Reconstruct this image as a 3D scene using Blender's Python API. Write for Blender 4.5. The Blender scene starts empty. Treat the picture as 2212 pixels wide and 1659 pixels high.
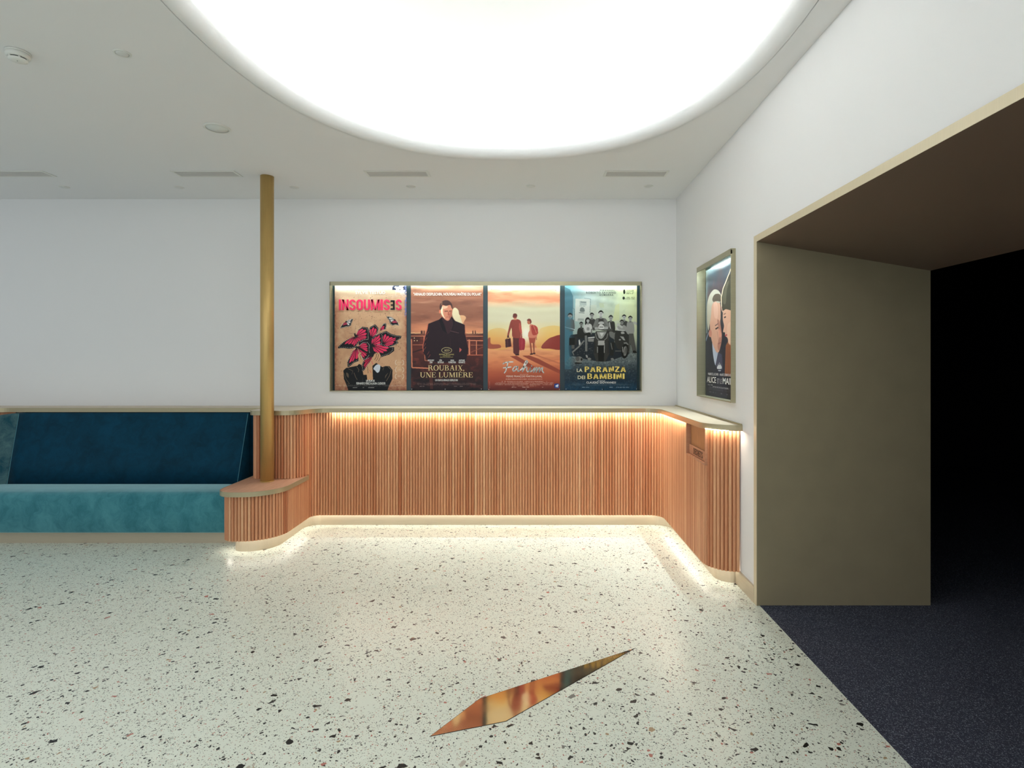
import bpy, bmesh, math, random
from mathutils import Vector, Matrix
import numpy as np

C = bpy.context.scene.collection
S = bpy.context.scene
random.seed(4)

# ---------------------------------------------------------------- camera, world, lights, exposure
cam_d = bpy.data.cameras.new('camera'); cam = bpy.data.objects.new('camera', cam_d); C.objects.link(cam)
cam.location = (0, 0, 1.5); cam.rotation_euler = (math.pi / 2, 0, 0)
cam_d.sensor_width = 36; cam_d.lens = 36 * 1180 / 2212
cam_d.shift_x = -43 / 2212; cam_d.shift_y = -45.5 / 2212
cam_d.clip_start = .05
S.camera = cam
S.view_settings.view_transform = 'Standard'; S.view_settings.look = 'None'
S.view_settings.gamma = 1; S.view_settings.use_curve_mapping = False
S.view_settings.exposure = 0.08

W = bpy.data.worlds.new('daylight'); S.world = W; W.use_nodes = True
W.node_tree.nodes['Background'].inputs[0].default_value = (.80, .90, 1.0, 1)
W.node_tree.nodes['Background'].inputs[1].default_value = .50

def area(name, loc, rot, sx, sy, power, col):
    l = bpy.data.lights.new(name, 'AREA'); l.shape = 'RECTANGLE'; l.size = sx; l.size_y = sy; l.energy = power; l.color = col
    o = bpy.data.objects.new(name, l); o.location = loc; o.rotation_euler = rot; C.objects.link(o); return o
# added fill lamps, all out of view: behind the camera, overhead behind, upper left
area('rear_fill', (-2.4, -3.4, 1.7), (math.radians(90), 0, 0), 7.0, 2.6, 45, (.90, .96, 1.0))
area('rear_ceiling_fill', (-.9, -1.7, 3.0), (math.radians(16), 0, 0), 3.4, 1.8, 60, (1.0, .985, .95))
area('left_ceiling_fill', (-4.3, .7, 3.04), (0, 0, 0), 2.8, 2.2, 34, (.97, .99, 1.0))
COVE_E = 33.0; WARM_TOP = 105.0; WARM_LOW = 12.5; CASE_E = 20.0

# ---------------------------------------------------------------- helpers
def lin(c): return tuple((v / 255 / 12.92) if v / 255 <= .04045 else ((v / 255 + .055) / 1.055) ** 2.4 for v in c)
def mat(name, col=(200, 200, 200), rough=.5, metal=0.0, **k):
    m = bpy.data.materials.new(name); m.use_nodes = True
    b = m.node_tree.nodes['Principled BSDF']
    b.inputs['Base Color'].default_value = lin(col) + (1,); b.inputs['Roughness'].default_value = rough; b.inputs['Metallic'].default_value = metal
    for key, v in k.items(): b.inputs[key.replace('_', ' ')].default_value = v
    return m
class N:
    """small node helper"""
    def __init__(s, m): s.t = m.node_tree; s.b = s.t.nodes['Principled BSDF']; s.co = s.t.nodes.new('ShaderNodeTexCoord').outputs['Object']
    def n(s, typ, ins=(), **a):
        q = s.t.nodes.new(typ)
        for k, v in a.items(): setattr(q, k, v)
        for k, v in dict(ins).items():
            if isinstance(v, bpy.types.NodeSocket): s.t.links.new(v, q.inputs[k])
            else: q.inputs[k].default_value = v
        return q
    def map(s, sc, rot=(0, 0, 0), loc=(0, 0, 0)): return s.n('ShaderNodeMapping', {'Vector': s.co, 'Scale': sc, 'Rotation': rot, 'Location': loc}).outputs[0]
    def noise(s, v, scale, detail=3, rough=.5): return s.n('ShaderNodeTexNoise', {'Vector': v, 'Scale': scale, 'Detail': detail, 'Roughness': rough}).outputs['Fac']
    def ramp(s, f, stops, interp='LINEAR'):
        r = s.n('ShaderNodeValToRGB', {'Fac': f}); e = r.color_ramp.elements; r.color_ramp.interpolation = interp
        while len(e) < len(stops): e.new(.5)
        for q, (p, c) in zip(e, stops): q.position = p; q.color = lin(c) + (1,)
        return r.outputs['Color']
    def math(s, op, a, b=0.0, c=0.0):
        q = s.t.nodes.new('ShaderNodeMath'); q.operation = op
        for i, v in enumerate((a, b, c)):
            if isinstance(v, bpy.types.NodeSocket): s.t.links.new(v, q.inputs[i])
            else: q.inputs[i].default_value = v
        return q.outputs[0]
    def mix(s, f, a, b, blend='MIX'):
        q = s.t.nodes.new('ShaderNodeMixRGB'); q.blend_type = blend
        for k, v in ((0, f), (1, a), (2, b)):
            if isinstance(v, bpy.types.NodeSocket): s.t.links.new(v, q.inputs[k])
            elif k == 0: q.inputs[0].default_value = v
            else: q.inputs[k].default_value = lin(v) + (1,)
        return q.outputs[0]
    def col(s, v): s.t.links.new(v, s.b.inputs['Base Color'])
    def rough(s, v): s.t.links.new(v, s.b.inputs['Roughness'])
    def bump(s, h, st, dist=.01):
        q = s.n('ShaderNodeBump', {'Height': h, 'Strength': st, 'Distance': dist}); s.t.links.new(q.outputs[0], s.b.inputs['Normal'])

def emit(name, col, e):
    m = bpy.data.materials.new(name); m.use_nodes = True; t = m.node_tree; t.nodes.clear()
    q = t.nodes.new('ShaderNodeEmission'); q.inputs[0].default_value = tuple(col) + (1,); q.inputs[1].default_value = e
    o = t.nodes.new('ShaderNodeOutputMaterial'); t.links.new(q.outputs[0], o.inputs[0]); return m

def link(name, me, m=None, parent=None, smooth=False):
    o = bpy.data.objects.new(name, me); C.objects.link(o)
    if m: me.materials.append(m)
    if smooth:
        for p in me.polygons: p.use_smooth = True
    if parent:
        o.parent = parent; o.matrix_parent_inverse = Matrix.Translation(parent.location).inverted()
    return o
def obj(name, bm, m=None, parent=None, smooth=False):
    me = bpy.data.meshes.new(name); bm.normal_update(); bm.to_mesh(me); bm.free()
    return link(name, me, m, parent, smooth)
def thing(name, label, cat, loc, group=None):
    o = bpy.data.objects.new(name, None); C.objects.link(o); o.location = loc; o.empty_display_size = .1
    o['label'] = label; o['category'] = cat
    if group: o['group'] = group
    return o
def tag(o, label, cat, group=None):
    o['label'] = label; o['category'] = cat
    if group: o['group'] = group
    return o
def struct(o): o['kind'] = 'structure'; return o
def box(bm, x0, y0, z0, x1, y1, z1, bev=0.0):
    b2 = bmesh.new() if bev else bm
    v = [b2.verts.new(p) for p in ((x0, y0, z0), (x1, y0, z0), (x1, y1, z0), (x0, y1, z0), (x0, y0, z1), (x1, y0, z1), (x1, y1, z1), (x0, y1, z1))]
    for f in ((3, 2, 1, 0), (4, 5, 6, 7), (0, 1, 5, 4), (1, 2, 6, 5), (2, 3, 7, 6), (3, 0, 4, 7)): b2.faces.new([v[i] for i in f])
    if bev:
        bmesh.ops.bevel(b2, geom=b2.edges[:], offset=bev, segments=3, affect='EDGES', profile=.5)
        me = bpy.data.meshes.new('tmp'); b2.to_mesh(me); b2.free(); bm.from_mesh(me); bpy.data.meshes.remove(me)
    return bm
def bx(*a, bev=0.0): return box(bmesh.new(), *a, bev=bev)
def round_path(pts, step=.012):
    """polyline (x, y, corner radius) -> densely sampled 2-D path with arcs at the corners"""
    out = []; n = len(pts)
    for i, p in enumerate(pts):
        P = np.array(p[:2], float); r = p[2] if len(p) > 2 else 0
        if i in (0, n - 1) or r == 0: out.append(P); continue
        a = np.array(pts[i - 1][:2]) - P; b = np.array(pts[i + 1][:2]) - P
        la, lb = np.linalg.norm(a), np.linalg.norm(b); a, b = a / la, b / lb
        ang = math.acos(max(-1, min(1, float(a @ b)))); d = r / math.tan(ang / 2); d = min(d, la * .95, lb * .95); r = d * math.tan(ang / 2)
        cdir = (a + b) / np.linalg.norm(a + b); cen = P + cdir * (r / math.sin(ang / 2))
        s, e = P + a * d - cen, P + b * d - cen
        a0 = math.atan2(s[1], s[0]); a1 = math.atan2(e[1], e[0]); da = (a1 - a0 + math.pi) % (2 * math.pi) - math.pi
        k = max(4, int(abs(da) * r / step) + 2)
        for t in np.linspace(0, 1, k): out.append(cen + r * np.array([math.cos(a0 + da * t), math.sin(a0 + da * t)]))
    return out
def resample(path, step):
    P = np.array(path); keep = np.r_[True, np.hypot(*np.diff(P, axis=0).T) > 1e-7]; P = P[keep]
    s = np.r_[0, np.cumsum(np.hypot(*np.diff(P, axis=0).T))]; n = max(2, int(round(s[-1] / step)) + 1)
    t = np.linspace(0, s[-1], n); Q = np.c_[np.interp(t, s, P[:, 0]), np.interp(t, s, P[:, 1])]
    T = np.gradient(Q, axis=0); T /= np.hypot(*T.T)[:, None]
    return Q, np.c_[T[:, 1], -T[:, 0]], t          # points, right-hand normals, arc length
def ribbon(path, offs, prof, closed=False, step=.02):
    """sweep a profile [(out, z), ...] along a plan path"""
    Q, Nn, t = resample(path, step); bm = bmesh.new(); rings = []
    for q, nn in zip(Q, Nn): rings.append([bm.verts.new((q[0] + nn[0] * (offs + o), q[1] + nn[1] * (offs + o), z)) for o, z in prof])
    m = len(prof)
    for a, b in zip(rings[:-1], rings[1:]):
        for k in range(m if closed else m - 1): bm.faces.new((a[k], b[k], b[(k + 1) % m], a[(k + 1) % m]))
    if closed:
        bm.faces.new(rings[0][::-1]); bm.faces.new(rings[-1])
    bmesh.ops.recalc_face_normals(bm, faces=bm.faces[:])
    return bm
def slab(outline, z0, z1, side=True):
    bm = bmesh.new(); lo = [bm.verts.new((x, y, z0)) for x, y in outline]; hi = [bm.verts.new((x, y, z1)) for x, y in outline]
    bm.faces.new(lo[::-1]); bm.faces.new(hi); n = len(lo)
    if side:
        for i in range(n): bm.faces.new((lo[i], lo[(i + 1) % n], hi[(i + 1) % n], hi[i]))
    bmesh.ops.recalc_face_normals(bm, faces=bm.faces[:])
    return bm
def lathe(prof, cx, cy, seg=40):
    bm = bmesh.new(); R = []
    for r, z in prof:
        R.append([bm.verts.new((cx, cy, z))] if r < 1e-6 else [bm.verts.new((cx + r * math.cos(2 * math.pi * k / seg), cy + r * math.sin(2 * math.pi * k / seg), z)) for k in range(seg)])
    for a, b in zip(R[:-1], R[1:]):
        for k in range(seg):
            j = (k + 1) % seg
            f = [a[0] if len(a) == 1 else a[k], b[0] if len(b) == 1 else b[k], b[0] if len(b) == 1 else b[j], a[0] if len(a) == 1 else a[j]]
            f = [v for i, v in enumerate(f) if v not in f[:i]]
            if len(f) > 2: bm.faces.new(f)
    bmesh.ops.recalc_face_normals(bm, faces=bm.faces[:])
    return bm
def holed_slab(axis, pos, thick, u0, u1, v0, v1, holes):
    """wall slab in the plane axis=pos, with rectangular openings (ua, ub, va, vb)"""
    us = sorted({u0, u1, *[h[0] for h in holes], *[h[1] for h in holes]}); vs = sorted({v0, v1, *[h[2] for h in holes], *[h[3] for h in holes]})
    bm = bmesh.new(); V = {}
    def P(u, v, w):
        k = (round(u, 5), round(v, 5), w)
        if k not in V: V[k] = bm.verts.new((pos + w, u, v) if axis == 'X' else (u, pos + w, v))
        return V[k]
    inh = lambda u, v: any(h[0] < u < h[1] and h[2] < v < h[3] for h in holes)
    cells = {(i, j) for i in range(len(us) - 1) for j in range(len(vs) - 1) if not inh((us[i] + us[i + 1]) / 2, (vs[j] + vs[j + 1]) / 2)}
    for i, j in cells:
        a, b, c, d = us[i], us[i + 1], vs[j], vs[j + 1]
        for w in (0, thick): bm.faces.new([P(a, c, w), P(b, c, w), P(b, d, w), P(a, d, w)])
        for (di, dj, e, f) in ((-1, 0, (a, c), (a, d)), (1, 0, (b, c), (b, d)), (0, -1, (a, c), (b, c)), (0, 1, (a, d), (b, d))):
            if (i + di, j + dj) not in cells: bm.faces.new([P(*e, 0), P(*f, 0), P(*f, thick), P(*e, thick)])
    bmesh.ops.recalc_face_normals(bm, faces=bm.faces[:])
    return bm
# ---------------------------------------------------------------- poster prints (numpy painter)

NX, NY, SS = 250, 366, 2

class Print:
    """A small raster in poster coordinates; the design rectangle maps onto the sheet."""
    def __init__(s, x0, y0, x1, y1, base, seed=1, warp=None):
        s.w, s.h = NX * SS, NY * SS
        s.r = (x0, y0, x1, y1)
        s.a = np.zeros((s.h, s.w, 3)); s.a[:] = np.array(base) / 255.0
        s.rng = np.random.RandomState(seed)
        s.warp = warp
        s.T = lambda p: p
    def px(s, pts):
        pts = [s.T(p) for p in pts]
        if s.warp: pts = [s.warp(p) for p in pts]
        x0, y0, x1, y1 = s.r
        return np.array([((x - x0) / (x1 - x0) * s.w, (y - y0) / (y1 - y0) * s.h) for x, y in pts])
    def poly(s, pts, col, al=1.0):
        s._fill(s.px(pts), col, al)
    def _fill(s, P, col, al=1.0):
        xa, ya = np.floor(P.min(0)).astype(int); xb, yb = np.ceil(P.max(0)).astype(int)
        xa, ya = max(xa, 0), max(ya, 0); xb, yb = min(xb, s.w), min(yb, s.h)
        if xb <= xa or yb <= ya: return
        X, Y = np.meshgrid(np.arange(xa, xb) + .5, np.arange(ya, yb) + .5)
        m = np.zeros(X.shape, bool); n = len(P)
        for i in range(n):
            ax, ay = P[i]; bx, by = P[(i + 1) % n]
            if ay == by: continue
            c = ((ay > Y) != (by > Y)) & (X < (bx - ax) * (Y - ay) / (by - ay) + ax)
            m ^= c
        v = s.a[ya:yb, xa:xb]
        v[m] = v[m] * (1 - al) + np.array(col) / 255.0 * al
    def ell(s, cx, cy, rx, ry, col, al=1.0, rot=0.0, n=28):
        c, q = np.cos(rot), np.sin(rot)
        s.poly([(cx + rx * np.cos(t) * c - ry * np.sin(t) * q, cy + rx * np.cos(t) * q + ry * np.sin(t) * c)
                for t in np.linspace(0, 2 * np.pi, n, endpoint=False)], col, al)
    def line(s, pts, w, col, al=1.0):
        for (ax, ay), (bx, by) in zip(pts[:-1], pts[1:]):
            L = max(1e-6, np.hypot(bx - ax, by - ay)); nx, ny = -(by - ay) / L * w / 2, (bx - ax) / L * w / 2
            s.poly([(ax + nx, ay + ny), (bx + nx, by + ny), (bx - nx, by - ny), (ax - nx, ay - ny)], col, al)
    def smooth(s, pts, k=4):
        n = len(pts); out = []
        for i in range(n):
            p0, p1, p2, p3 = [np.array(pts[(i + j) % n], float) for j in (-1, 0, 1, 2)]
            for t in np.arange(k) / k:
                out.append(tuple(.5 * (2 * p1 + (p2 - p0) * t + (2 * p0 - 5 * p1 + 4 * p2 - p3) * t * t + (3 * p1 - p0 - 3 * p2 + p3) * t ** 3)))
        return out
    def blob(s, pts, col, al=1.0): s.poly(s.smooth(pts), col, al)
    def noise(s, nx, ny, octs=1):
        out = np.zeros((s.h, s.w)); amp = 1.0; tot = 0
        for o in range(octs):
            gx, gy = nx * 2 ** o + 2, ny * 2 ** o + 2
            g = s.rng.rand(gy, gx)
            yy = np.linspace(0, gy - 1.001, s.h); xx = np.linspace(0, gx - 1.001, s.w)
            yi, xi = yy.astype(int), xx.astype(int); fy, fx = (yy - yi)[:, None], (xx - xi)[None]
            fy = fy * fy * (3 - 2 * fy); fx = fx * fx * (3 - 2 * fx)
            v = (g[yi][:, xi] * (1 - fx) + g[yi][:, xi + 1] * fx) * (1 - fy) + (g[yi + 1][:, xi] * (1 - fx) + g[yi + 1][:, xi + 1] * fx) * fy
            out += v * amp; tot += amp; amp *= .55
        return out / tot
    def mix(s, m, col):
        m = np.clip(m, 0, 1)[..., None]; s.a = s.a * (1 - m) + np.array(col) / 255.0 * m
    def grad(s, stops):
        ys = np.linspace(0, 1, s.h); c = np.array([q[1] for q in stops], float) / 255; t = [q[0] for q in stops]
        for k in range(3): s.a[:, :, k] = np.interp(ys, t, c[:, k])[:, None]
    def uv(s): return np.meshgrid(np.linspace(0, 1, s.w), np.linspace(0, 1, s.h))
    def speck(s, x0, y0, x1, y1, rows, col, al=.8, fill=.7, cw=7.0):
        """rows of print too small to read"""
        rh = (y1 - y0) / rows
        for r in range(rows):
            x = x0
            while x < x1:
                w = cw * (.5 + s.rng.rand() * 1.5)
                if s.rng.rand() < fill:
                    s.poly([(x, y0 + r * rh), (min(x + w, x1), y0 + r * rh), (min(x + w, x1), y0 + r * rh + rh * .55), (x, y0 + r * rh + rh * .55)], col, al * (.6 + .4 * s.rng.rand()))
                x += w * 1.25
    def out(s):
        b = np.clip(s.a, 0, 1).reshape(NY, SS, NX, SS, 3).mean((1, 3))
        return b

def wing(p, an, ol, cells=6, red=(224, 50, 92), edge=(20, 16, 20), dots=(235, 235, 225), inner=.84):
    an = np.array(an, float)
    p.poly([tuple(an)] + ol, edge)
    q = np.array(ol, float); seg = np.r_[0, np.cumsum(np.hypot(*np.diff(q, axis=0).T))]
    def at(t): return np.array([np.interp(t * seg[-1], seg, q[:, k]) for k in (0, 1)])
    for k in range(cells):
        a, b = (k + .1) / cells, (k + .9) / cells
        m = (a + b) / 2
        def L(t, f): v = an + (at(t) - an) * f; return (v[0], v[1])
        p.poly([L(m, .12), L(a, inner * .86), L(m, inner), L(b, inner * .86)], red)
    for t in np.linspace(.04, .96, cells * 3):
        v = an + (at(t) - an) * .93; p.ell(v[0], v[1], 5, 5, dots, 1, n=8)

def print_butterflies():
    p = Print(140, 160, 1098, 1562, (203, 160, 124), 3)
    n = p.noise(5, 7, 5); p.mix((n - .45) * 1.6, (176, 128, 98)); n = p.noise(9, 12, 4); p.mix((n - .55) * 2.2, (222, 188, 150))
    u, v = p.uv()
    ed = np.maximum(np.maximum(np.exp(-u / .035), np.exp(-(1 - u) / .03)), np.maximum(np.exp(-(1 - v) / .07), 0))
    p.mix(ed * p.noise(30, 40, 3) * 1.3, (140, 70, 52))
    p.mix((p.noise(90, 120, 2) > .80) * (p.noise(6, 8, 2) > .45) * .6, (92, 52, 38))
    p.mix(np.clip(1 - v / .16, 0, 1) * .8, (232, 222, 204))
    d = np.clip((u - .72) / .2, 0, 1) * np.clip(1.25 - v / .1, 0, 1)
    p.mix(d * (p.noise(26, 36, 3) > .48), (226, 230, 234))
    p.mix((u > .8) * (v < .045) * (p.noise(30, 44, 3) > .52), (34, 40, 66))
    p.mix(np.clip((u - .965) / .02, 0, 1) * (v < .3) * (p.noise(40, 60, 2) > .45), (98, 106, 150))
    p.line([(140, 508), (300, 505)], 2, (110, 60, 50), .6); p.line([(640, 512), (830, 540), (1090, 548)], 2, (120, 70, 50), .5)
    p.line([(460, 160), (458, 700)], 2, (130, 90, 64), .5); p.line([(870, 830), (1090, 828)], 2, (110, 70, 50), .6)
    p.line([(420, 700), (404, 830)], 2, (60, 40, 40), .7); p.line([(330, 800), (430, 803)], 2, (60, 40, 40), .7)
    p.T = lambda q: (122.9 + .7408 * q[0], 368.6 + .7408 * q[1])
    skin, ln = (205, 158, 118), (26, 20, 20)
    p.blob([(560, 520), (700, 600), (860, 640), (960, 800), (760, 960), (640, 1060), (560, 1000), (460, 800), (470, 640)], (24, 18, 22))
    wing(p, (400, 640), [(415, 600), (450, 520), (520, 465), (620, 478), (645, 560), (640, 620)], 5)
    wing(p, (400, 645), [(640, 620), (645, 690), (560, 705), (480, 745)], 4)
    wing(p, (395, 645), [(350, 645), (250, 700), (180, 740), (85, 825), (85, 853), (200, 850), (280, 862), (365, 850)], 6, inner=.66)
    wing(p, (400, 645), [(340, 860), (400, 830), (470, 730)], 3)
    wing(p, (675, 665), [(640, 520), (660, 470), (750, 420), (812, 490), (790, 580), (722, 640)], 5)
    wing(p, (885, 775), [(868, 620), (880, 565), (950, 540), (1030, 590), (1130, 620), (1222, 630), (1215, 670), (1140, 720), (1172, 755), (1090, 800), (1000, 830)], 9, inner=.78)
    wing(p, (688, 795), [(680, 690), (760, 620), (862, 570), (890, 600), (882, 770), (790, 782)], 6)
    wing(p, (695, 800), [(780, 790), (890, 782), (1000, 830), (1092, 830), (1090, 900), (1000, 965), (860, 1010), (800, 960), (735, 940)], 8, inner=.78)
    wing(p, (425, 835), [(400, 860), (350, 900), (300, 1000), (250, 1100), (255, 1185), (290, 1182), (370, 1110), (455, 1080), (470, 960)], 7)
    wing(p, (430, 830), [(460, 810), (540, 740), (625, 740), (662, 790), (655, 900)], 6)
    wing(p, (430, 835), [(655, 880), (672, 960), (640, 1010), (590, 1065), (540, 1060), (490, 960)], 6)
    p.poly([(470, 830), (650, 940), (690, 960), (670, 985), (440, 850)], ln)
    p.ell(400, 628, 30, 20, (24, 26, 24), rot=1.0); p.ell(420, 832, 34, 17, (24, 26, 24)); p.poly([(370, 585), (395, 585), (420, 640), (380, 640)], ln)
    body = [(180, 1250), (230, 1205), (330, 1185), (430, 1165), (462, 1132), (505, 1150), (540, 1330), (600, 1330), (610, 1420), (712, 1420),
            (700, 1170), (770, 1115), (880, 1190), (940, 1170), (1010, 1175), (1062, 1240), (1060, 1400), (1000, 1530), (970, 1612), (270, 1612), (240, 1520), (190, 1400)]
    p.poly(body, (14, 13, 16))
    p.blob([(720, 1215), (780, 1145), (842, 1160), (830, 1260), (790, 1290), (750, 1250)], (205, 212, 222))
    wing(p, (695, 985), [(640, 1020), (560, 1060), (520, 1120), (508, 1272), (560, 1240), (620, 1140), (690, 1060)], 6, red=(190, 34, 70))
    p.poly([(700, 1060), (730, 965), (760, 930), (820, 930), (850, 980), (832, 1060), (760, 1110), (702, 1165), (712, 1420), (608, 1420), (603, 1325), (540, 1322), (605, 1180), (640, 1130), (682, 1050)], skin)
    p.line([(745, 925), (775, 960), (770, 1010), (740, 1060)], 7, ln); p.line([(790, 935), (812, 975), (795, 1040), (765, 1080)], 6, ln); p.line([(850, 1010), (812, 1080)], 6, ln)
    p.poly([(440, 965), (470, 930), (515, 922), (480, 980), (500, 1050), (530, 1110), (490, 1152), (455, 1070)], skin); p.line([(515, 922), (478, 980), (498, 1050)], 5, ln)
    p.line([(612, 1180), (625, 1300)], 6, ln); p.line([(690, 1080), (708, 1140)], 7, (224, 50, 92)); p.line([(650, 1240), (678, 1290)], 6, (200, 60, 60))
    gl = (150, 128, 98)
    p.blob([(230, 1290), (270, 1310), (275, 1380), (240, 1350)], gl, .6); p.line([(195, 1300), (225, 1400), (290, 1490), (250, 1495)], 4, gl); p.line([(260, 1215), (350, 1260), (330, 1320)], 4, gl)
    p.line([(370, 1290), (400, 1370), (430, 1420)], 5, gl); p.line([(420, 1180), (460, 1240), (445, 1280)], 5, gl); p.line([(980, 1180), (1040, 1240), (1010, 1340), (950, 1440)], 5, gl)
    p.blob([(990, 1290), (960, 1330), (930, 1390), (940, 1340)], gl, .7); p.line([(905, 1190), (890, 1250)], 4, gl); p.line([(530, 1380), (520, 1490)], 4, (70, 66, 70))
    for a, o1, o2 in (((228, 372), [(250, 350), (352, 320), (350, 350), (322, 410), (318, 440), (270, 470)], [(275, 470), (240, 465), (190, 480), (125, 495), (128, 470), (180, 400)]),
                      ((1105, 340), [(1085, 320), (1040, 290), (955, 275), (965, 310), (1000, 350), (1010, 400)], [(1010, 410), (1060, 445), (1120, 430), (1180, 445), (1160, 390), (1130, 355)])):
        wing(p, a, o1, 4, red=(214, 208, 204), inner=.8); wing(p, a, o2, 5, red=(214, 70, 100), inner=.6); p.ell(a[0], a[1], 14, 9, ln, rot=.9)
    wing(p, (840, 535), [(850, 480), (900, 410), (945, 398), (955, 440), (940, 510), (880, 525)], 5, inner=.7)
    for cy in (1108, 1238, 1356):
        for sgn in (-1, 1):
            pts = [(1188 + sgn * (40 + 36 * np.cos(t)), cy + 46 * np.sin(t)) for t in np.linspace(-1.25, 1.25, 9)]
            p.line(pts, 9, (226, 214, 190)); 
        p.speck(1150, cy - 14, 1226, cy + 16, 3, (226, 210, 184), .7, .8, 14)
    p.speck(40, 1512, 1290, 1540, 3, (226, 220, 205), .55, .8, 14)
    p.speck(350, 1552, 900, 1576, 1, (226, 224, 214), .8, .55, 40)
    return p.out()

def print_coat():
    p = Print(1152, 160, 2112, 1562, (150, 96, 74), 5)
    p.grad([(0, (214, 176, 150)), (.07, (170, 112, 88)), (.16, (146, 96, 76)), (.3, (150, 96, 76)), (.40, (190, 120, 92)), (.455, (226, 150, 112)), (.462, (60, 30, 30)), (.6, (96, 46, 40)), (.78, (60, 30, 30)), (1, (38, 26, 30))])
    u, v = p.uv(); sky = v < .455
    p.mix((p.noise(4, 22, 4) - .45) * 1.8 * sky, (120, 76, 62)); p.mix((p.noise(3, 30, 3) - .62) * 1.6 * sky, (214, 160, 128))
    p.mix(np.exp(-(((u - .2) / .2) ** 2 + ((v - .42) / .05) ** 2)) * .8, (232, 152, 112)); p.mix(np.exp(-(((u - .78) / .2) ** 2 + ((v - .43) / .05) ** 2)) * .8, (240, 160, 116))
    p.mix((p.noise(12, 26, 4) - .5) * 1.5 * (v > .46), (150, 70, 56)); p.mix((p.noise(8, 20, 3) - .5) * 2 * (v > .72), (24, 20, 28))
    p.T = lambda q: (1136.6 + .7777 * q[0], 307.2 + .7777 * q[1])
    for x in list(range(25, 200, 14)) + list(range(985, 1250, 19)): p.ell(x, 626 + (x * 7) % 9, 5, 7, (255, 226, 170), n=8)
    for x in (190, 205, 240, 1070, 1110): p.poly([(x, 640), (x, 596), (x + 8, 580), (x + 16, 600), (x + 18, 640)], (70, 38, 36))
    rail = (216, 132, 100)
    p.line([(20, 682), (1250, 684)], 12, rail); p.line([(950, 756), (1250, 760)], 16, rail); p.line([(1015, 740), (1018, 1000)], 26, rail); p.line([(1138, 760), (1138, 1000)], 16, rail)
    p.line([(30, 735), (40, 1220), (320, 1232)], 20, rail); p.line([(50, 832), (240, 832)], 8, rail); p.line([(240, 680), (262, 1100), (330, 1105)], 14, rail, .8)
    p.line([(1040, 960), (1250, 870)], 10, (150, 84, 66)); p.line([(950, 1005), (1250, 1005)], 14, (180, 96, 72)); p.line([(50, 960), (240, 900)], 24, (54, 28, 28)); p.line([(1040, 836), (1250, 836)], 8, rail, .8)
    for x, y in ((80, 716), (128, 760), (82, 760), (460, 700)): p.ell(x, y, 8, 9, (255, 228, 180), n=8)
    p.poly([(310, 1120), (380, 1110), (400, 1590), (350, 1590)], (120, 60, 48), .5)
    p.blob([(728, 330), (735, 230), (775, 195), (830, 240), (850, 320), (925, 330), (960, 370), (930, 420), (900, 475), (790, 430)], (238, 220, 180))
    p.blob([(860, 330), (930, 330), (962, 370), (930, 430), (905, 470), (880, 400)], (236, 170, 124), .8)
    coat = (38, 22, 30)
    p.poly([(500, 400), (320, 470), (300, 560), (262, 680), (225, 860), (232, 960), (300, 1080), (380, 1110), (470, 1140), (960, 1110), (1000, 900), (970, 740), (940, 640), (940, 490), (900, 470), (770, 420), (720, 350), (560, 350)], coat)
    p.line([(310, 480), (300, 560), (258, 700), (225, 860), (235, 950)], 12, (206, 106, 84)); p.line([(940, 500), (945, 620), (972, 740), (1000, 880)], 7, (140, 70, 62))
    for x, y in ((290, 620), (262, 720), (240, 820), (245, 880), (300, 960), (320, 1010)): p.line([(x, y + 40), (x + 34, y - 14)], 7, (190, 96, 78), .7)
    p.blob([(540, 350), (600, 400), (660, 420), (710, 380), (740, 480), (700, 600), (640, 640), (600, 500)], (58, 34, 40))
    p.poly([(500, 400), (540, 370), (640, 640), (690, 730), (640, 640), (560, 580)], (20, 14, 22)); p.poly([(720, 350), (770, 430), (730, 560), (690, 640), (745, 480)], (22, 15, 24))
    p.line([(690, 730), (694, 860)], 5, (70, 40, 44)); p.line([(695, 592), (840, 630)], 6, (150, 110, 110), .8); p.poly([(850, 880), (890, 915), (850, 960)], (208, 100, 92))
    p.poly([(535, 340), (620, 400), (705, 340), (700, 300), (540, 280)], (196, 110, 84))
    p.blob([(535, 130), (590, 105), (690, 120), (728, 200), (722, 300), (690, 390), (650, 418), (600, 395), (548, 330), (528, 240)], (214, 138, 110))
    p.blob([(530, 190), (560, 180), (570, 300), (600, 380), (555, 330), (532, 280)], (252, 232, 196)); p.ell(516, 262, 16, 34, (222, 130, 100)); p.blob([(560, 170), (640, 160), (640, 200), (570, 215)], (244, 206, 170), .7)
    p.blob([(520, 240), (512, 170), (540, 100), (600, 70), (670, 78), (722, 140), (732, 215), (715, 200), (690, 150), (620, 165), (560, 150), (545, 200)], (74, 50, 48))
    for y in (95, 115, 135): p.line([(530, y + 20), (560, y)], 5, (220, 160, 120), .8)
    p.line([(596, 262), (650, 258)], 9, (60, 30, 30)); p.line([(672, 262), (712, 258)], 9, (60, 30, 30)); p.line([(592, 246), (652, 248)], 5, (96, 54, 44)); p.line([(670, 248), (716, 240)], 5, (96, 54, 44))
    p.blob([(655, 265), (668, 268), (680, 322), (650, 328)], (176, 96, 76)); p.line([(622, 356), (686, 352)], 7, (140, 56, 52)); p.blob([(690, 270), (726, 240), (722, 310), (694, 385), (670, 400)], (160, 86, 70), .6)
    for t in np.linspace(0, 2 * np.pi, 37)[:-1]: p.line([(632 + 86 * np.cos(t), 925 + 48 * np.sin(t)), (632 + 86 * np.cos(t + .18), 925 + 48 * np.sin(t + .18))], 7, (214, 200, 140))
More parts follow.
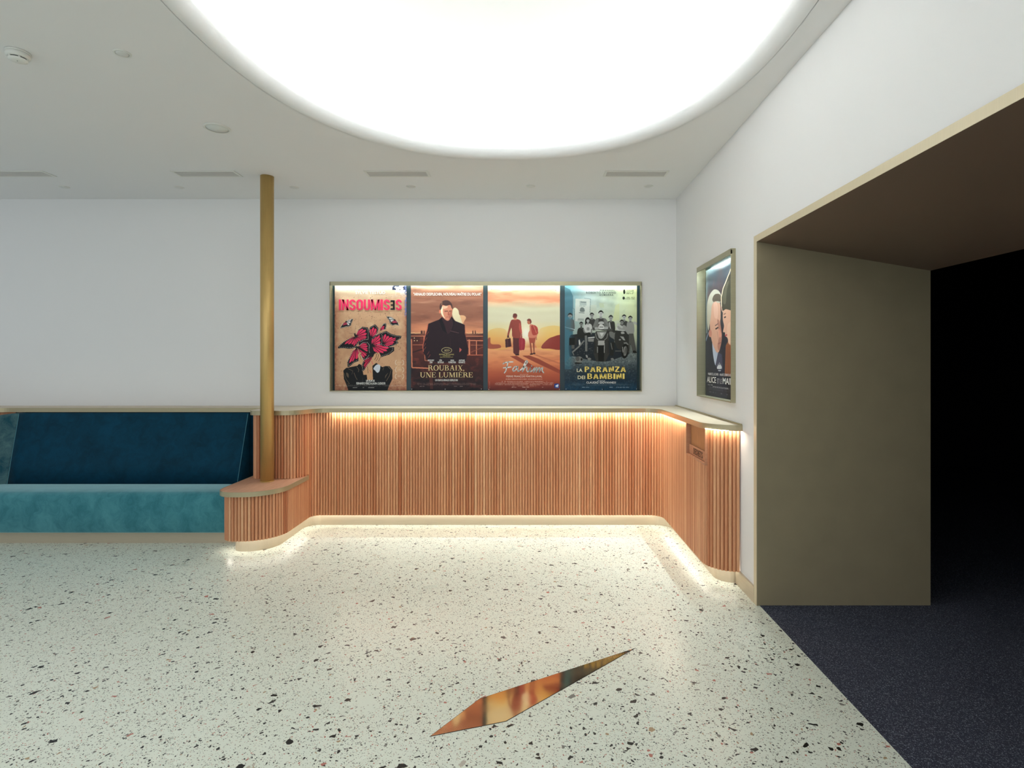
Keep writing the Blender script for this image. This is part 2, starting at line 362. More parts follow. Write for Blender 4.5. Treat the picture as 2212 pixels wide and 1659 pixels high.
    p.line([(590, 945), (610, 915), (680, 905)], 5, (214, 200, 140)); p.line([(600, 930), (690, 925)], 5, (214, 200, 140)); p.line([(606, 940), (670, 945)], 4, (214, 200, 140)); p.line([(590, 905), (620, 935)], 4, (214, 200, 140))
    p.speck(130, 1486, 1130, 1526, 3, (200, 170, 160), .5, .8, 12); p.speck(130, 1536, 1130, 1552, 1, (220, 200, 190), .7, .3, 34)
    for x, y in ((36, 1590), (606, 1590), (1222, 1588)): p.ell(x, y, 7, 7, (240, 236, 230), n=8)
    return p.out()

def print_travellers():
    p = Print(85, 160, 1042, 1562, (230, 180, 130), 7)
    p.grad([(0, (248, 232, 214)), (.05, (240, 196, 160)), (.12, (226, 150, 112)), (.17, (214, 176, 140)), (.22, (208, 200, 168)), (.34, (222, 214, 182)), (.42, (234, 216, 160)), (.5, (236, 176, 112)), (.585, (214, 116, 76)), (.6, (236, 168, 118)), (.72, (222, 138, 94)), (.82, (186, 96, 66)), (.92, (150, 66, 48)), (1, (104, 44, 40))])
    u, v = p.uv()
    p.mix((p.noise(3, 26, 4) - .48) * 2 * (v < .17), (206, 122, 88)); p.mix((p.noise(3, 20, 3) - .6) * 1.6 * (v < .17), (255, 246, 230))
    p.mix((p.noise(5, 5, 3) - .5) * 1.2 * (v > .4) * (v < .6), (240, 196, 96)); p.mix((p.noise(4, 30, 3) - .5) * 1.2 * (v > .6), (170, 84, 58))
    p.blob([(85, 1000), (85, 800), (160, 740), (280, 735), (340, 790), (360, 1000)], (232, 178, 92), .5); p.blob([(740, 1000), (760, 770), (860, 710), (1000, 700), (1080, 760), (1080, 1000)], (236, 186, 92), .55)
    p.blob([(800, 1000), (810, 950), (880, 880), (940, 850), (1060, 830), (1060, 1010), (900, 1005)], (140, 52, 44)); p.blob([(85, 1000), (85, 880), (120, 860), (130, 940), (240, 950), (250, 995)], (160, 76, 60), .9)
    p.mix(np.exp(-(((u - .53) / .07) ** 2 + ((v - .46) / .07) ** 2)) * 1.1, (255, 250, 236)); p.mix(np.exp(-(((u - .53) / .25) ** 2 + ((v - .46) / .12) ** 2)) * .45, (255, 244, 214))
    sh = (150, 70, 52)
    p.poly([(380, 1105), (470, 1100), (640, 1200), (820, 1330), (760, 1330), (560, 1210)], sh); p.poly([(540, 1098), (640, 1095), (760, 1140), (1042, 1290), (1042, 1340), (720, 1190)], sh); p.poly([(690, 1085), (720, 1082), (1042, 1190), (1042, 1215)], (196, 112, 80))
    suit, sd = (146, 66, 56), (92, 44, 44)
    p.poly([(418, 850), (525, 850), (515, 940), (498, 1085), (455, 1090), (424, 1060)], sd); p.blob([(455, 1080), (495, 1075), (500, 1092), (458, 1094)], (50, 28, 32))
    p.blob([(392, 635), (440, 615), (480, 612), (520, 635), (530, 700), (542, 850), (530, 862), (420, 855), (405, 760)], suit); p.blob([(398, 635), (382, 660), (358, 760), (345, 830), (362, 845), (378, 780), (405, 700)], suit)
    p.ell(355, 842, 13, 16, (84, 40, 40)); p.ell(446, 572, 28, 34, (150, 72, 58)); p.blob([(418, 565), (425, 542), (450, 535), (472, 548), (472, 580), (420, 585)], (106, 52, 46)); p.poly([(432, 600), (462, 600), (470, 622), (430, 622)], (206, 140, 110))
    p.blob([(505, 660), (530, 720), (540, 800), (520, 800), (500, 740)], (214, 96, 84), .6)
    p.poly([(316, 880), (388, 866), (400, 975), (322, 992)], (70, 36, 40)); p.line([(335, 880), (345, 858), (372, 856), (378, 872)], 6, (70, 36, 40)); p.line([(345, 874), (352, 985)], 4, (120, 70, 60))
    p.blob([(498, 880), (520, 865), (560, 868), (580, 900), (572, 1010), (540, 1022), (505, 1015)], (156, 44, 56)); p.line([(520, 860), (530, 800)], 5, (214, 150, 120)); p.line([(540, 872), (535, 1015)], 4, (196, 84, 84))
    p.poly([(626, 850), (725, 850), (706, 930), (638, 930)], (170, 80, 62)); p.poly([(640, 930), (660, 930), (675, 1070), (655, 1078)], (150, 80, 60)); p.poly([(680, 925), (704, 925), (706, 1060), (692, 1068)], (150, 80, 60))
    p.blob([(645, 1072), (680, 1066), (682, 1082), (650, 1086)], (60, 30, 34)); p.blob([(684, 1062), (712, 1058), (716, 1074), (690, 1078)], (60, 30, 34)); p.line([(728, 840), (732, 890)], 9, (170, 90, 70))
    p.blob([(640, 690), (665, 680), (700, 700), (735, 760), (732, 850), (632, 858), (622, 800), (640, 760)], (214, 128, 104)); p.ell(632, 650, 24, 32, (190, 112, 84)); p.blob([(604, 630), (622, 608), (652, 612), (666, 650), (650, 676), (642, 640)], (120, 56, 48))
    p.blob([(660, 705), (700, 690), (742, 722), (752, 780), (744, 812), (690, 826), (668, 790)], (178, 70, 60)); p.line([(660, 700), (700, 760), (745, 750)], 5, (120, 46, 46)); p.line([(690, 690), (730, 800)], 5, (226, 150, 120))
    p.speck(415, 378, 722, 420, 3, (196, 176, 146), .8, .8, 9)
    p.speck(325, 1405, 812, 1424, 1, (236, 214, 200), .75, .9, 9); p.speck(270, 1438, 870, 1452, 1, (240, 220, 206), .75, .85, 9); p.speck(180, 1454, 955, 1494, 3, (240, 220, 206), .7, .88, 9); p.speck(400, 1498, 740, 1510, 1, (240, 220, 206), .7, .85, 9)
    p.speck(290, 1514, 860, 1528, 1, (240, 226, 214), .8, .45, 26); p.speck(106, 1440, 116, 1530, 9, (226, 190, 170), .6, .9, 9)
    p.blob([(966, 1480), (978, 1470), (1020, 1470), (1030, 1482), (1030, 1520), (1018, 1530), (978, 1530), (966, 1518)], (28, 62, 140)); p.blob([(980, 1500), (1000, 1485), (1020, 1480), (1015, 1510), (990, 1512)], (226, 236, 244))
    p.speck(978, 1516, 1022, 1526, 1, (235, 240, 248), .8, .8, 9)
    for x, y in ((100, 1546), (594, 1544), (1034, 1546)): p.ell(x, y, 5, 5, (240, 236, 230), n=8)
    p.ell(136, 215, 4, 5, (70, 60, 60), n=8); p.ell(985, 228, 4, 5, (70, 60, 60), n=8)
    return p.out()

def print_riders():
    p = Print(1105, 160, 2065, 1562, (150, 160, 150), 9)
    u, v = p.uv()
    p.grad([(0, (200, 214, 214)), (.08, (168, 184, 182)), (.3, (178, 186, 172)), (.5, (160, 168, 156)), (.62, (86, 96, 100)), (.72, (92, 102, 104)), (.8, (44, 58, 66)), (.9, (26, 46, 62)), (1, (24, 66, 92))])
    p.mix(np.clip((u - .35) * 1.3, 0, .9) * np.clip(1.15 - v / .62, 0, 1), (206, 212, 150)); p.mix(np.clip(1 - u / .3, 0, .8) * np.clip(1 - v / .7, 0, 1), (70, 124, 142))
    p.mix((p.noise(8, 10, 4) - .5) * .9 * (v < .62), (120, 132, 126)); p.mix((p.noise(70, 120, 2) - .5) * 1.3 * (v > .62) * np.clip(2.2 - v * 2, .1, 1), (180, 188, 186)); p.mix((p.noise(60, 100, 2) - .5) * 1.2 * (v > .62), (20, 28, 36))
    p.poly([(1105, 180), (1180, 220), (1215, 300), (1215, 1060), (1105, 1200)], (66, 104, 116)); p.poly([(1250, 340), (1440, 345), (1440, 640), (1240, 640)], (188, 192, 182)); p.poly([(1445, 420), (1530, 425), (1530, 620), (1445, 620)], (176, 182, 166))
    p.line([(1215, 300), (1215, 470), (1230, 470), (1240, 640)], 5, (80, 96, 100)); p.line([(1365, 332), (1450, 345), (1440, 520), (1475, 540)], 5, (90, 104, 100)); p.poly([(1305, 370), (1395, 375), (1395, 430), (1305, 425)], (150, 158, 152)); p.line([(1320, 385), (1390, 390)], 10, (96, 106, 104)); p.line([(1300, 435), (1380, 440)], 5, (90, 104, 100))
    p.blob([(1310, 510), (1315, 465), (1340, 455), (1365, 470), (1368, 512)], (100, 108, 104)); p.line([(1295, 525), (1370, 530)], 8, (84, 94, 92)); p.poly([(1285, 600), (1360, 605), (1360, 635), (1275, 630)], (150, 156, 148)); p.line([(1565, 395), (1635, 400)], 4, (150, 158, 130)); p.poly([(1560, 400), (1620, 405), (1632, 460), (1575, 458)], (170, 178, 150))
    p.poly([(1780, 430), (1830, 400), (1830, 620), (1740, 640)], (188, 194, 150))
    p.T = lambda q: (1075.2 + .5185 * q[0], 430 + .5185 * q[1])
    K = lambda g, b=0: (g - b * 4, g, g - 4 + b * 4)
    p.blob([(180, 820), (330, 740), (850, 700), (1400, 760), (1700, 700), (1720, 1200), (1500, 1320), (1100, 1440), (640, 1390), (300, 1300), (180, 1280)], (22, 28, 34), .92)
    def person(hx, hy, hr, top, skin=168, shirt=90, w=1.0, bot=None, hair=34):
        bot = bot or top + 330
        p.blob([(hx - 95 * w, top + 60), (hx - 50 * w, top + 5), (hx + 50 * w, top + 5), (hx + 95 * w, top + 60), (hx + 90 * w, bot), (hx - 90 * w, bot)], K(shirt))
        p.poly([(hx - hr * .4, hy + hr * .7), (hx + hr * .4, hy + hr * .7), (hx + hr * .5, top + 25), (hx - hr * .5, top + 25)], K(skin - 50))
        p.ell(hx, hy, hr * .82, hr * 1.1, K(skin)); p.blob([(hx - hr * .9, hy), (hx - hr * .9, hy - hr * .7), (hx, hy - hr * 1.35), (hx + hr * .9, hy - hr * .7), (hx + hr * .85, hy), (hx + hr * .5, hy - hr * .5), (hx - hr * .5, hy - hr * .5)], K(hair))
        p.line([(hx - hr * .5, hy), (hx - hr * .1, hy)], hr * .2, K(50)); p.line([(hx + hr * .15, hy), (hx + hr * .55, hy)], hr * .2, K(50)); p.line([(hx - hr * .3, hy + hr * .6), (hx + hr * .3, hy + hr * .6)], hr * .13, K(80)); p.line([(hx + 2, hy), (hx + 4, hy + hr * .35)], hr * .14, K(skin - 50))
    person(200, 270, 62, 350, 150, 86, 1.1, 640); p.poly([(60, 600), (180, 640), (160, 1200), (110, 1380), (60, 1380)], (70, 100, 110)); p.line([(60, 550), (320, 620)], 14, (190, 204, 206))
    p.mix(np.clip((.13 - u) * 9, 0, .6) * (v > .3) * (v < .8), (60, 112, 130))
    p.poly([(175, 830), (330, 830), (330, 1020), (175, 1020)], K(20)); p.poly([(235, 1015), (310, 1015), (310, 1110), (235, 1110)], K(84))
    person(1580, 300, 54, 390, 176, 62, 1.0, 700); person(1738, 335, 56, 410, 160, 140, .95, 720); p.line([(1820, 430), (1915, 480)], 60, K(168)); p.poly([(1700, 720), (1820, 720), (1860, 1000), (1900, 1215), (1800, 1200), (1730, 960), (1720, 1220), (1690, 1210)], K(78)); p.blob([(1800, 1170), (1860, 1160), (1910, 1215), (1820, 1220)], K(24))
    person(755, 255, 56, 340, 146, 52, 1.0, 600)
    person(1240, 320, 58, 400, 150, 46, 1.05, 720); p.line([(1200, 430), (1230, 600)], 26, K(170)); p.blob([(1200, 680), (1290, 680), (1400, 800), (1400, 900), (1330, 950), (1320, 870), (1220, 800)], K(108)); p.line([(1290, 940), (1260, 1290)], 90, K(30)); p.line([(1240, 960), (1275, 1130)], 14, K(130))
    person(485, 480, 50, 570, 120, 36, 1.0, 760); p.line([(330, 790), (560, 800)], 90, K(34)); p.line([(350, 800), (345, 1010)], 60, K(40)); p.poly([(415, 890), (440, 870), (465, 960), (430, 1080)], K(200))
    p.blob([(590, 460), (580, 380), (620, 310), (680, 310), (705, 370), (690, 440), (640, 520), (600, 500)], K(24)); person(655, 385, 46, 465, 172, 186, 1.05, 680, 22); p.blob([(580, 470), (592, 360), (612, 350), (620, 440), (600, 500)], K(22)); p.blob([(620, 600), (640, 560), (690, 570), (690, 630), (640, 640)], K(130))
    p.line([(540, 600), (560, 680), (700, 770)], 34, K(112)); p.line([(750, 600), (740, 740)], 32, K(112)); p.blob([(560, 730), (700, 690), (720, 760), (640, 800), (570, 800)], K(28)); p.line([(600, 770), (610, 960), (612, 1180)], 56, K(112)); p.line([(560, 900), (420, 1060), (270, 1190)], 36, K(120)); p.line([(250, 1180), (300, 1280)], 18, K(120)); p.blob([(600, 1270), (640, 1280), (650, 1340), (612, 1330)], K(150)); p.blob([(640, 1360), (700, 1340), (740, 1380), (680, 1405)], K(120))
    p.poly([(655, 820), (825, 800), (825, 830), (655, 845)], K(196)); p.poly([(655, 850), (810, 850), (800, 930), (660, 925)], K(130))
    for k in range(70):
        x, y = 380 + p.rng.rand() * 420, 950 + p.rng.rand() * 330; p.ell(x, y, 9, 5, K(60 + int(90 * p.rng.rand())), .8, p.rng.rand() * 3, 8)
    person(985, 210, 66, 320, 186, 104, 1.55, 600); p.poly([(925, 340), (1050, 340), (1070, 560), (920, 560)], K(56)); p.blob([(940, 420), (1040, 415), (1060, 470), (930, 480)], K(170)); p.line([(870, 380), (800, 570)], 60, K(110)); p.line([(1110, 380), (1190, 560)], 60, K(116))
    p.line([(780, 620), (930, 590), (1050, 625), (1280, 620)], 50, K(70)); p.blob([(835, 560), (920, 560), (940, 600), (840, 620)], K(158)); p.blob([(1040, 560), (1150, 540), (1170, 600), (1050, 610)], K(158))
    p.blob([(930, 520), (990, 480), (1060, 520), (1060, 600), (940, 600)], K(196)); p.line([(945, 555), (1045, 555)], 16, K(40))
    p.poly([(860, 660), (1140, 660), (1200, 760), (1190, 900), (1200, 1240), (1100, 1440), (870, 1440), (800, 1240), (830, 900), (820, 760)], K(50)); p.poly([(880, 680), (1130, 680), (1040, 830), (990, 860), (930, 830)], K(150)); p.poly([(950, 700), (1060, 700), (1010, 800)], K(196))
    p.line([(850, 720), (870, 830), (930, 890)], 16, K(130)); p.line([(1160, 720), (1140, 830), (1070, 890)], 16, K(130)); p.poly([(915, 900), (1080, 900), (1070, 1020), (910, 1020)], K(160)); p.poly([(900, 1030), (1080, 1030), (1060, 1440), (920, 1440)], K(18)); p.line([(900, 1060), (902, 1215)], 18, K(140)); p.line([(1076, 960), (1072, 1215)], 16, K(160))
    p.line([(830, 900), (840, 1230)], 36, K(38)); p.line([(1180, 900), (1170, 1230)], 36, K(40)); p.blob([(1240, 1360), (1290, 1350), (1320, 1390), (1250, 1395)], K(120))
    person(1520, 430, 52, 500, 132, 140, 1.25, 700); p.line([(1400, 470), (1540, 570)], 50, K(170)); p.line([(1380, 560), (1430, 640), (1590, 660)], 40, K(182)); p.poly([(1350, 640), (1620, 660), (1700, 800), (1700, 1160), (1560, 1180), (1400, 1100), (1330, 900)], K(44))
    p.blob([(1500, 680), (1560, 670), (1590, 720), (1510, 730)], K(150)); p.poly([(1470, 790), (1560, 800), (1610, 900), (1560, 890)], K(150)); p.poly([(1560, 950), (1640, 940), (1700, 1010), (1600, 1010)], K(120)); p.line([(1350, 1170), (1510, 1170)], 26, K(84)); p.ell(1470, 880, 28, 20, K(140))
    p.ell(1600, 1170, 92, 190, K(18), rot=.1); p.ell(1605, 1170, 52, 130, K(92), rot=.1); p.ell(1605, 1170, 26, 96, K(30), rot=.1); p.line([(1540, 1060), (1550, 1200)], 14, K(180)); p.line([(1600, 1060), (1600, 1280)], 10, K(190))
    p.ell(430, 1390, 95, 82, K(118)); p.ell(390, 1370, 50, 60, K(84)); p.ell(492, 1385, 26, 34, K(20)); p.blob([(330, 1460), (480, 1470), (500, 1490), (340, 1500)], K(20))
    p.T = lambda q: q
    p.speck(1195, 1472, 1990, 1500, 3, (150, 160, 160), .4, .85, 9); p.speck(1270, 1514, 1960, 1530, 1, (170, 190, 200), .75, .35, 26)
    p.blob([(1885, 225), (1905, 222), (1908, 270), (1886, 272)], (30, 34, 30)); p.speck(1925, 226, 2020, 284, 4, (60, 66, 50), .8, .85, 12); p.ell(1888, 332, 16, 20, (40, 44, 36)); p.speck(1905, 318, 2035, 356, 2, (80, 86, 60), .7, .8, 12)
    for x, y in ((1125, 1542), (1604, 1546), (2058, 1541)): p.ell(x, y, 5, 5, (230, 234, 236), n=8)
    return p.out()

def side_warp(q):                       # side display: picture of the sheet seen at an angle -> sheet
    px, py = 1500 + q[0] / 4.88, 540 + q[1] / 4.88
    Y = 1691.5 / (px - 1149); z = 1.5 - (py - 784) * Y / 1180
    return ((4.50 - Y) / .69, (2.257 - z) / 1.025)

def print_faces():
    p = Print(0, 0, 1, 1, (42, 40, 48), 11)
    u, v = p.uv()
    p.grad([(0, (150, 176, 186)), (.05, (70, 88, 104)), (.2, (58, 52, 60)), (.5, (44, 42, 52)), (.8, (34, 34, 44)), (1, (26, 26, 32))])
    p.mix(np.clip(1 - u / .12, 0, .8) * (v < .5), (120, 140, 142)); p.mix((p.noise(5, 4, 3) - .5) * 1.4 * (v < .3), (112, 74, 74)); p.mix((p.noise(6, 10, 3) - .55) * 1.2, (84, 86, 98))
    p.warp = side_warp
    p.poly([(110, 990), (150, 900), (190, 950), (260, 1080), (330, 1180), (345, 1560), (110, 1560)], (38, 42, 58)); p.line([(150, 870), (112, 980)], 8, (130, 150, 176))
    p.blob([(188, 960), (205, 980), (252, 1080), (250, 1130), (222, 1215), (196, 1100)], (186, 196, 214)); p.poly([(250, 1080), (290, 1100), (300, 1250), (262, 1290), (222, 1215)], (70, 70, 92))
    p.blob([(165, 820), (160, 640), (190, 560), (230, 525), (268, 560), (276, 700), (272, 760), (286, 860), (290, 900), (282, 990), (260, 1070), (232, 1075), (196, 1000), (175, 920)], (214, 164, 140))
    p.blob([(240, 740), (268, 760), (286, 860), (288, 960), (262, 1060), (244, 1010), (262, 900)], (170, 112, 96), .8)
    p.blob([(132, 700), (135, 570), (160, 480), (205, 420), (250, 428), (280, 480), (282, 540), (250, 560), (215, 545), (185, 590), (175, 700), (160, 790), (150, 850), (138, 800)], (186, 182, 166))
    p.blob([(190, 520), (215, 470), (262, 465), (282, 500), (280, 545), (240, 540), (205, 550)], (92, 80, 70)); p.blob([(205, 560), (235, 550), (250, 640), (240, 720), (210, 700)], (232, 190, 170), .6)
    p.ell(168, 880, 16, 40, (196, 130, 112)); p.line([(218, 800), (252, 775)], 10, (120, 90, 84)); p.line([(222, 835), (252, 815)], 14, (44, 30, 34)); p.line([(248, 990), (280, 975)], 8, (140, 76, 76)); p.blob([(262, 830), (286, 900), (268, 925), (256, 890)], (216, 150, 128))
    p.line([(240, 860), (262, 1000)], 4, (150, 100, 88), .6)
    p.poly([(330, 1010), (355, 960), (480, 900), (480, 1330), (318, 1330)], (150, 92, 62)); 
    for k in range(8): p.line([(335 + k * 16, 1010), (322 + k * 17, 1300)], 4, (116, 62, 44))
    p.blob([(300, 660), (320, 630), (480, 600), (480, 980), (372, 1000), (350, 930), (325, 905), (322, 870), (302, 862), (312, 800), (300, 740)], (222, 172, 146))
    p.blob([(345, 820), (372, 760), (480, 740), (480, 940), (372, 990), (352, 930)], (236, 196, 168), .6)
    p.line([(314, 716), (330, 702)], 14, (48, 32, 36)); p.line([(308, 680), (330, 668)], 7, (96, 62, 54)); p.line([(322, 905), (345, 892)], 14, (176, 60, 66))
    p.blob([(285, 600), (282, 480), (310, 380), (345, 290), (400, 240), (480, 220), (480, 640), (400, 640), (330, 625), (305, 640)], (62, 58, 48)); p.blob([(300, 560), (300, 460), (340, 350), (365, 330), (340, 430), (330, 560)], (92, 88, 72))
    p.line([(284, 600), (282, 500), (300, 410), (345, 300), (372, 240), (382, 200)], 9, (226, 206, 176)); p.line([(282, 600), (290, 640), (306, 665)], 9, (210, 170, 150))
    p.blob([(240, 1250), (250, 1215), (282, 1215), (288, 1250)], (206, 210, 214)); p.line([(265, 1185), (265, 1215)], 5, (206, 210, 214)); p.line([(252, 1270), (280, 1272)], 8, (190, 196, 204)); p.line([(252, 1200), (252, 1216)], 4, (206, 210, 214)); p.line([(278, 1200), (278, 1216)], 4, (206, 210, 214))
    p.line([(140, 1302), (152, 1302)], 3, (220, 220, 220)); p.line([(140, 1418), (190, 1422)], 3, (220, 220, 220))
    p.warp = None
    p.speck(.1, .915, .9, .95, 3, (130, 130, 140), .4, .8, .012); p.speck(.12, .96, .86, .972, 1, (150, 150, 160), .6, .4, .03)
    return p.out()
# ---------------------------------------------------------------- materials
M = {}
def paint(name, col, rough=.75):
    m = mat(name, col, rough); n = N(m); f = n.noise(n.map((1, 1, 1)), 240, 2)
    n.bump(f, .06, .002); return m
M['wall'] = paint('white wall paint', (233, 232, 231)); M['ceil'] = paint('ceiling paint', (230, 230, 230)); M['dome'] = paint('dome paint', (240, 240, 238))
def brushed(name, col, rough, metal=.85, sc=(3, 3, 260)):
    m = mat(name, col, rough, metal); n = N(m); f = n.noise(n.map(sc), 3, 3)
    n.col(n.mix(n.math('MULTIPLY', f, .5), col, tuple(int(v * .82) for v in col))); n.rough(n.math('MULTIPLY_ADD', f, .16, rough - .08)); return m
M['champagne'] = brushed('portal lacquer lit edge', (216, 202, 170), .42, .12, (260, 260, 3))  # paler copy of the portal lacquer, the lit edge put into its colour
M['plinth'] = brushed('champagne plinth metal', (204, 190, 166), .40, .45, (3, 3, 120))
M['soffit'] = mat('soffit brown', (110, 90, 76), .5)  # even brown, darker than the portal lacquer
M['portal'] = brushed('bronze portal lacquer', (160, 148, 120), .45, .1, (2, 2, 2))
M['brass'] = brushed('satin brass tube', (212, 178, 112), .42, .6, (40, 40, 2))
M['edge'] = brushed('champagne edge band', (184, 172, 140), .36, .5, (2, 2, 160))
M['case'] = brushed('display case metal', (176, 170, 142), .38, .7, (2, 2, 90))
M['backing'] = mat('dark teal backing', (14, 44, 52), .25)
M['top'] = mat('worktop laminate', (206, 190, 164), .38)
M['slot'] = mat('black slot', (8, 8, 8), .6); M['white'] = mat('white plastic', (222, 222, 216), .4); M['grille'] = mat('vent grille', (206, 204, 200), .6); M['disc'] = mat('disc plastic', (214, 215, 212), .45)
M['speaker'] = mat('speaker mesh', (224, 227, 223), .6)
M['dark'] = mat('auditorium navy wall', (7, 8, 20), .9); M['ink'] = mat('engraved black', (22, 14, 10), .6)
n = N(M['speaker']); v = n.n('ShaderNodeTexVoronoi', {'Vector': n.map((1, 1, 1)), 'Scale': 420}); n.bump(v.outputs['Distance'], .15, .001)

# inlay: polished brass let into the terrazzo
M['inlay'] = mat('polished brass inlay', (226, 194, 160), .05, 1.0); n = N(M['inlay'])
n.rough(n.math('MULTIPLY_ADD', n.noise(n.map((1, 1, 1)), 9, 4), .10, .02)); n.bump(n.noise(n.map((1, 1, 1)), 5, 2), .12, .004)

# terrazzo
M['terrazzo'] = mat('terrazzo', (226, 222, 208), .3); n = N(M['terrazzo'])
base = n.mix(n.noise(n.map((1, 1, 1)), 1.6, 3), (232, 239, 226), (222, 230, 215))
base = n.mix(n.math('MULTIPLY', n.noise(n.map((1, 1, 1)), 300, 2), .30), base, (212, 210, 198))
for k, (sc, dens, t0, tw) in enumerate(((230, .24, .10, .34), (125, .17, .11, .36), (66, .135, .12, .36), (34, .085, .15, .36))):
    vec = n.n('ShaderNodeMapping', {'Vector': n.co, 'Location': (3.7 * k, 1.3 * k, .5 + k), 'Rotation': (0, 0, .6 + k)}).outputs[0]
    wob = n.n('ShaderNodeTexNoise', {'Vector': vec, 'Scale': sc * 1.4, 'Detail': 1.0})
    vec2 = n.n('ShaderNodeVectorMath', {0: vec, 1: n.n('ShaderNodeVectorMath', {0: wob.outputs['Color'], 'Scale': .45 / sc}, operation='SCALE').outputs[0]}, operation='ADD').outputs[0]
    e = n.n('ShaderNodeTexVoronoi', {'Vector': vec2, 'Scale': sc}, feature='DISTANCE_TO_EDGE', voronoi_dimensions='2D').outputs['Distance']
    c = n.n('ShaderNodeTexVoronoi', {'Vector': vec2, 'Scale': sc}, voronoi_dimensions='2D').outputs['Color']
    rgb = n.n('ShaderNodeSeparateColor', {'Color': c})
    big = n.math('GREATER_THAN', e, n.math('MULTIPLY_ADD', rgb.outputs[1], tw, t0)); on = n.math('LESS_THAN', rgb.outputs[0], dens)
    if k < 2:
        patch = n.math('GREATER_THAN', n.noise(vec, 3.5, 2), .30); on = n.math('MULTIPLY', on, patch)
    chip = n.ramp(rgb.outputs[2], [(0, ((58, 60, 54), (38, 40, 36), (16, 18, 16), (8, 10, 10))[k]), ((.40, .50, .66, .74)[k], (122, 120, 112)), (.74 if k < 2 else .8, (186, 180, 166)), (.84, (178, 112, 98)), (.95, (168, 142, 108))], 'CONSTANT')
    base = n.mix(n.math('MULTIPLY', big, on), base, chip)
n.col(base); n.rough(n.math('MULTIPLY_ADD', n.noise(n.map((1, 1, 1)), 4, 3), .10, .24))

# carpet
M['carpet'] = mat('dark carpet', (52, 55, 70), .95); n = N(M['carpet'])
f = n.noise(n.map((1, 1, 1)), 420, 2, .8); g = n.noise(n.map((1, 1, 1)), 170, 2, .6)
n.col(n.mix(n.math('GREATER_THAN', n.math('MULTIPLY', f, g), .325), n.ramp(f, [(.3, (34, 36, 46)), (.7, (72, 75, 90))]), (140, 146, 160))); n.bump(f, .5, .004)
M['carpet'].node_tree.nodes['Principled BSDF'].inputs['Specular IOR Level'].default_value = .1

# slatted wood: each slat has its own tone (face attribute), grain runs vertically
M['wood'] = mat('larch slats', (196, 140, 108), .5); n = N(M['wood'])
at = n.n('ShaderNodeAttribute', attribute_name='slat').outputs['Fac']
tone = n.ramp(at, [(0, (174, 104, 66)), (.25, (194, 130, 90)), (.5, (206, 146, 106)), (.75, (216, 160, 118)), (1, (230, 182, 140))])
mp = n.n('ShaderNodeMapping', {'Vector': n.co, 'Scale': (1, 1, .05)}).outputs[0]
mp = n.n('ShaderNodeVectorMath', {0: mp, 1: n.n('ShaderNodeCombineXYZ', {'X': n.math('MULTIPLY', at, 7.0), 'Z': n.math('MULTIPLY', at, 5.0)}).outputs[0]}, operation='ADD').outputs[0]
g1 = n.noise(mp, 60, 5, .65); g2 = n.noise(mp, 260, 3, .6)
c = n.mix(n.ramp(g1, [(.38, (0, 0, 0)), (.66, (150, 150, 150))]), tone, (160, 92, 62)); c = n.mix(n.ramp(g2, [(.5, (0, 0, 0)), (.75, (110, 110, 110))]), c, (120, 66, 44))
n.col(c); n.bump(g2, .15, .002)
def plank(name, a, b, sc):
    m = mat(name, a, .45); n = N(m); g = n.noise(n.map(sc), 5, 5, .6); n.col(n.mix(n.ramp(g, [(.3, (0, 0, 0)), (.7, (255, 255, 255))]), a, b)); return m
M['shelfwood'] = plank('shelf veneer', (206, 162, 134), (186, 138, 110), (14, 1.5, 1)); M['flap'] = plank('hatch flap wood', (186, 136, 92), (150, 100, 62), (1, 30, 2)); M['plate'] = plank('sign plate wood', (186, 136, 106), (170, 118, 90), (1, 2, 30))

def velvet(name, a, b, sheen, sc):
    m = mat(name, a, .75); n = N(m); w = n.n('ShaderNodeTexNoise', {'Vector': n.map((1, 1, 1)), 'Scale': 9.0, 'Detail': 1.0}).outputs['Color']
    w = n.n('ShaderNodeVectorMath', {0: w, 'Scale': .22}, operation='SCALE').outputs[0]
    v = n.n('ShaderNodeVectorMath', {0: n.map(sc), 1: w}, operation='ADD').outputs[0]
    g = n.noise(v, 4.5, 8, .72); n.col(n.mix(n.ramp(g, [(.36, (0, 0, 0)), (.64, (255, 255, 255))]), a, b)); n.bump(n.noise(n.map((1, 1, 1)), 300, 2), .25, .003)
    n.b.inputs['Sheen Weight'].default_value = sheen; n.b.inputs['Sheen Roughness'].default_value = .45; n.b.inputs['Sheen Tint'].default_value = lin((200, 244, 250)) + (1,); n.b.inputs['Specular IOR Level'].default_value = .15
    return m
M['seat'] = velvet('teal velvet seat', (34, 104, 116), (70, 136, 146), 1.0, (1.5, 1.5, .9))
M['back'] = velvet('teal velvet dark nap', (1, 46, 64), (2, 60, 84), .04, (1, 1, 1))  # same velvet as the seat, nap shading put into a darker base colour
M['wing'] = velvet('mottled teal velvet', (24, 70, 84), (84, 116, 118), .3, (1.5, 1.5, 1.2)); M['piping'] = mat('velvet piping', (70, 130, 144), .7)  # mottled teal, paler than the backrest
M['led_cove'] = emit('cove LED', (.96, 1.0, 1.0), COVE_E); M['led_top'] = emit('warm LED', (1.0, .86, .68), WARM_TOP); M['led_low'] = emit('warm floor LED', (1.0, .95, .83), WARM_LOW); M['led_case'] = emit('cool case LED', (.84, .97, 1.0), CASE_E)

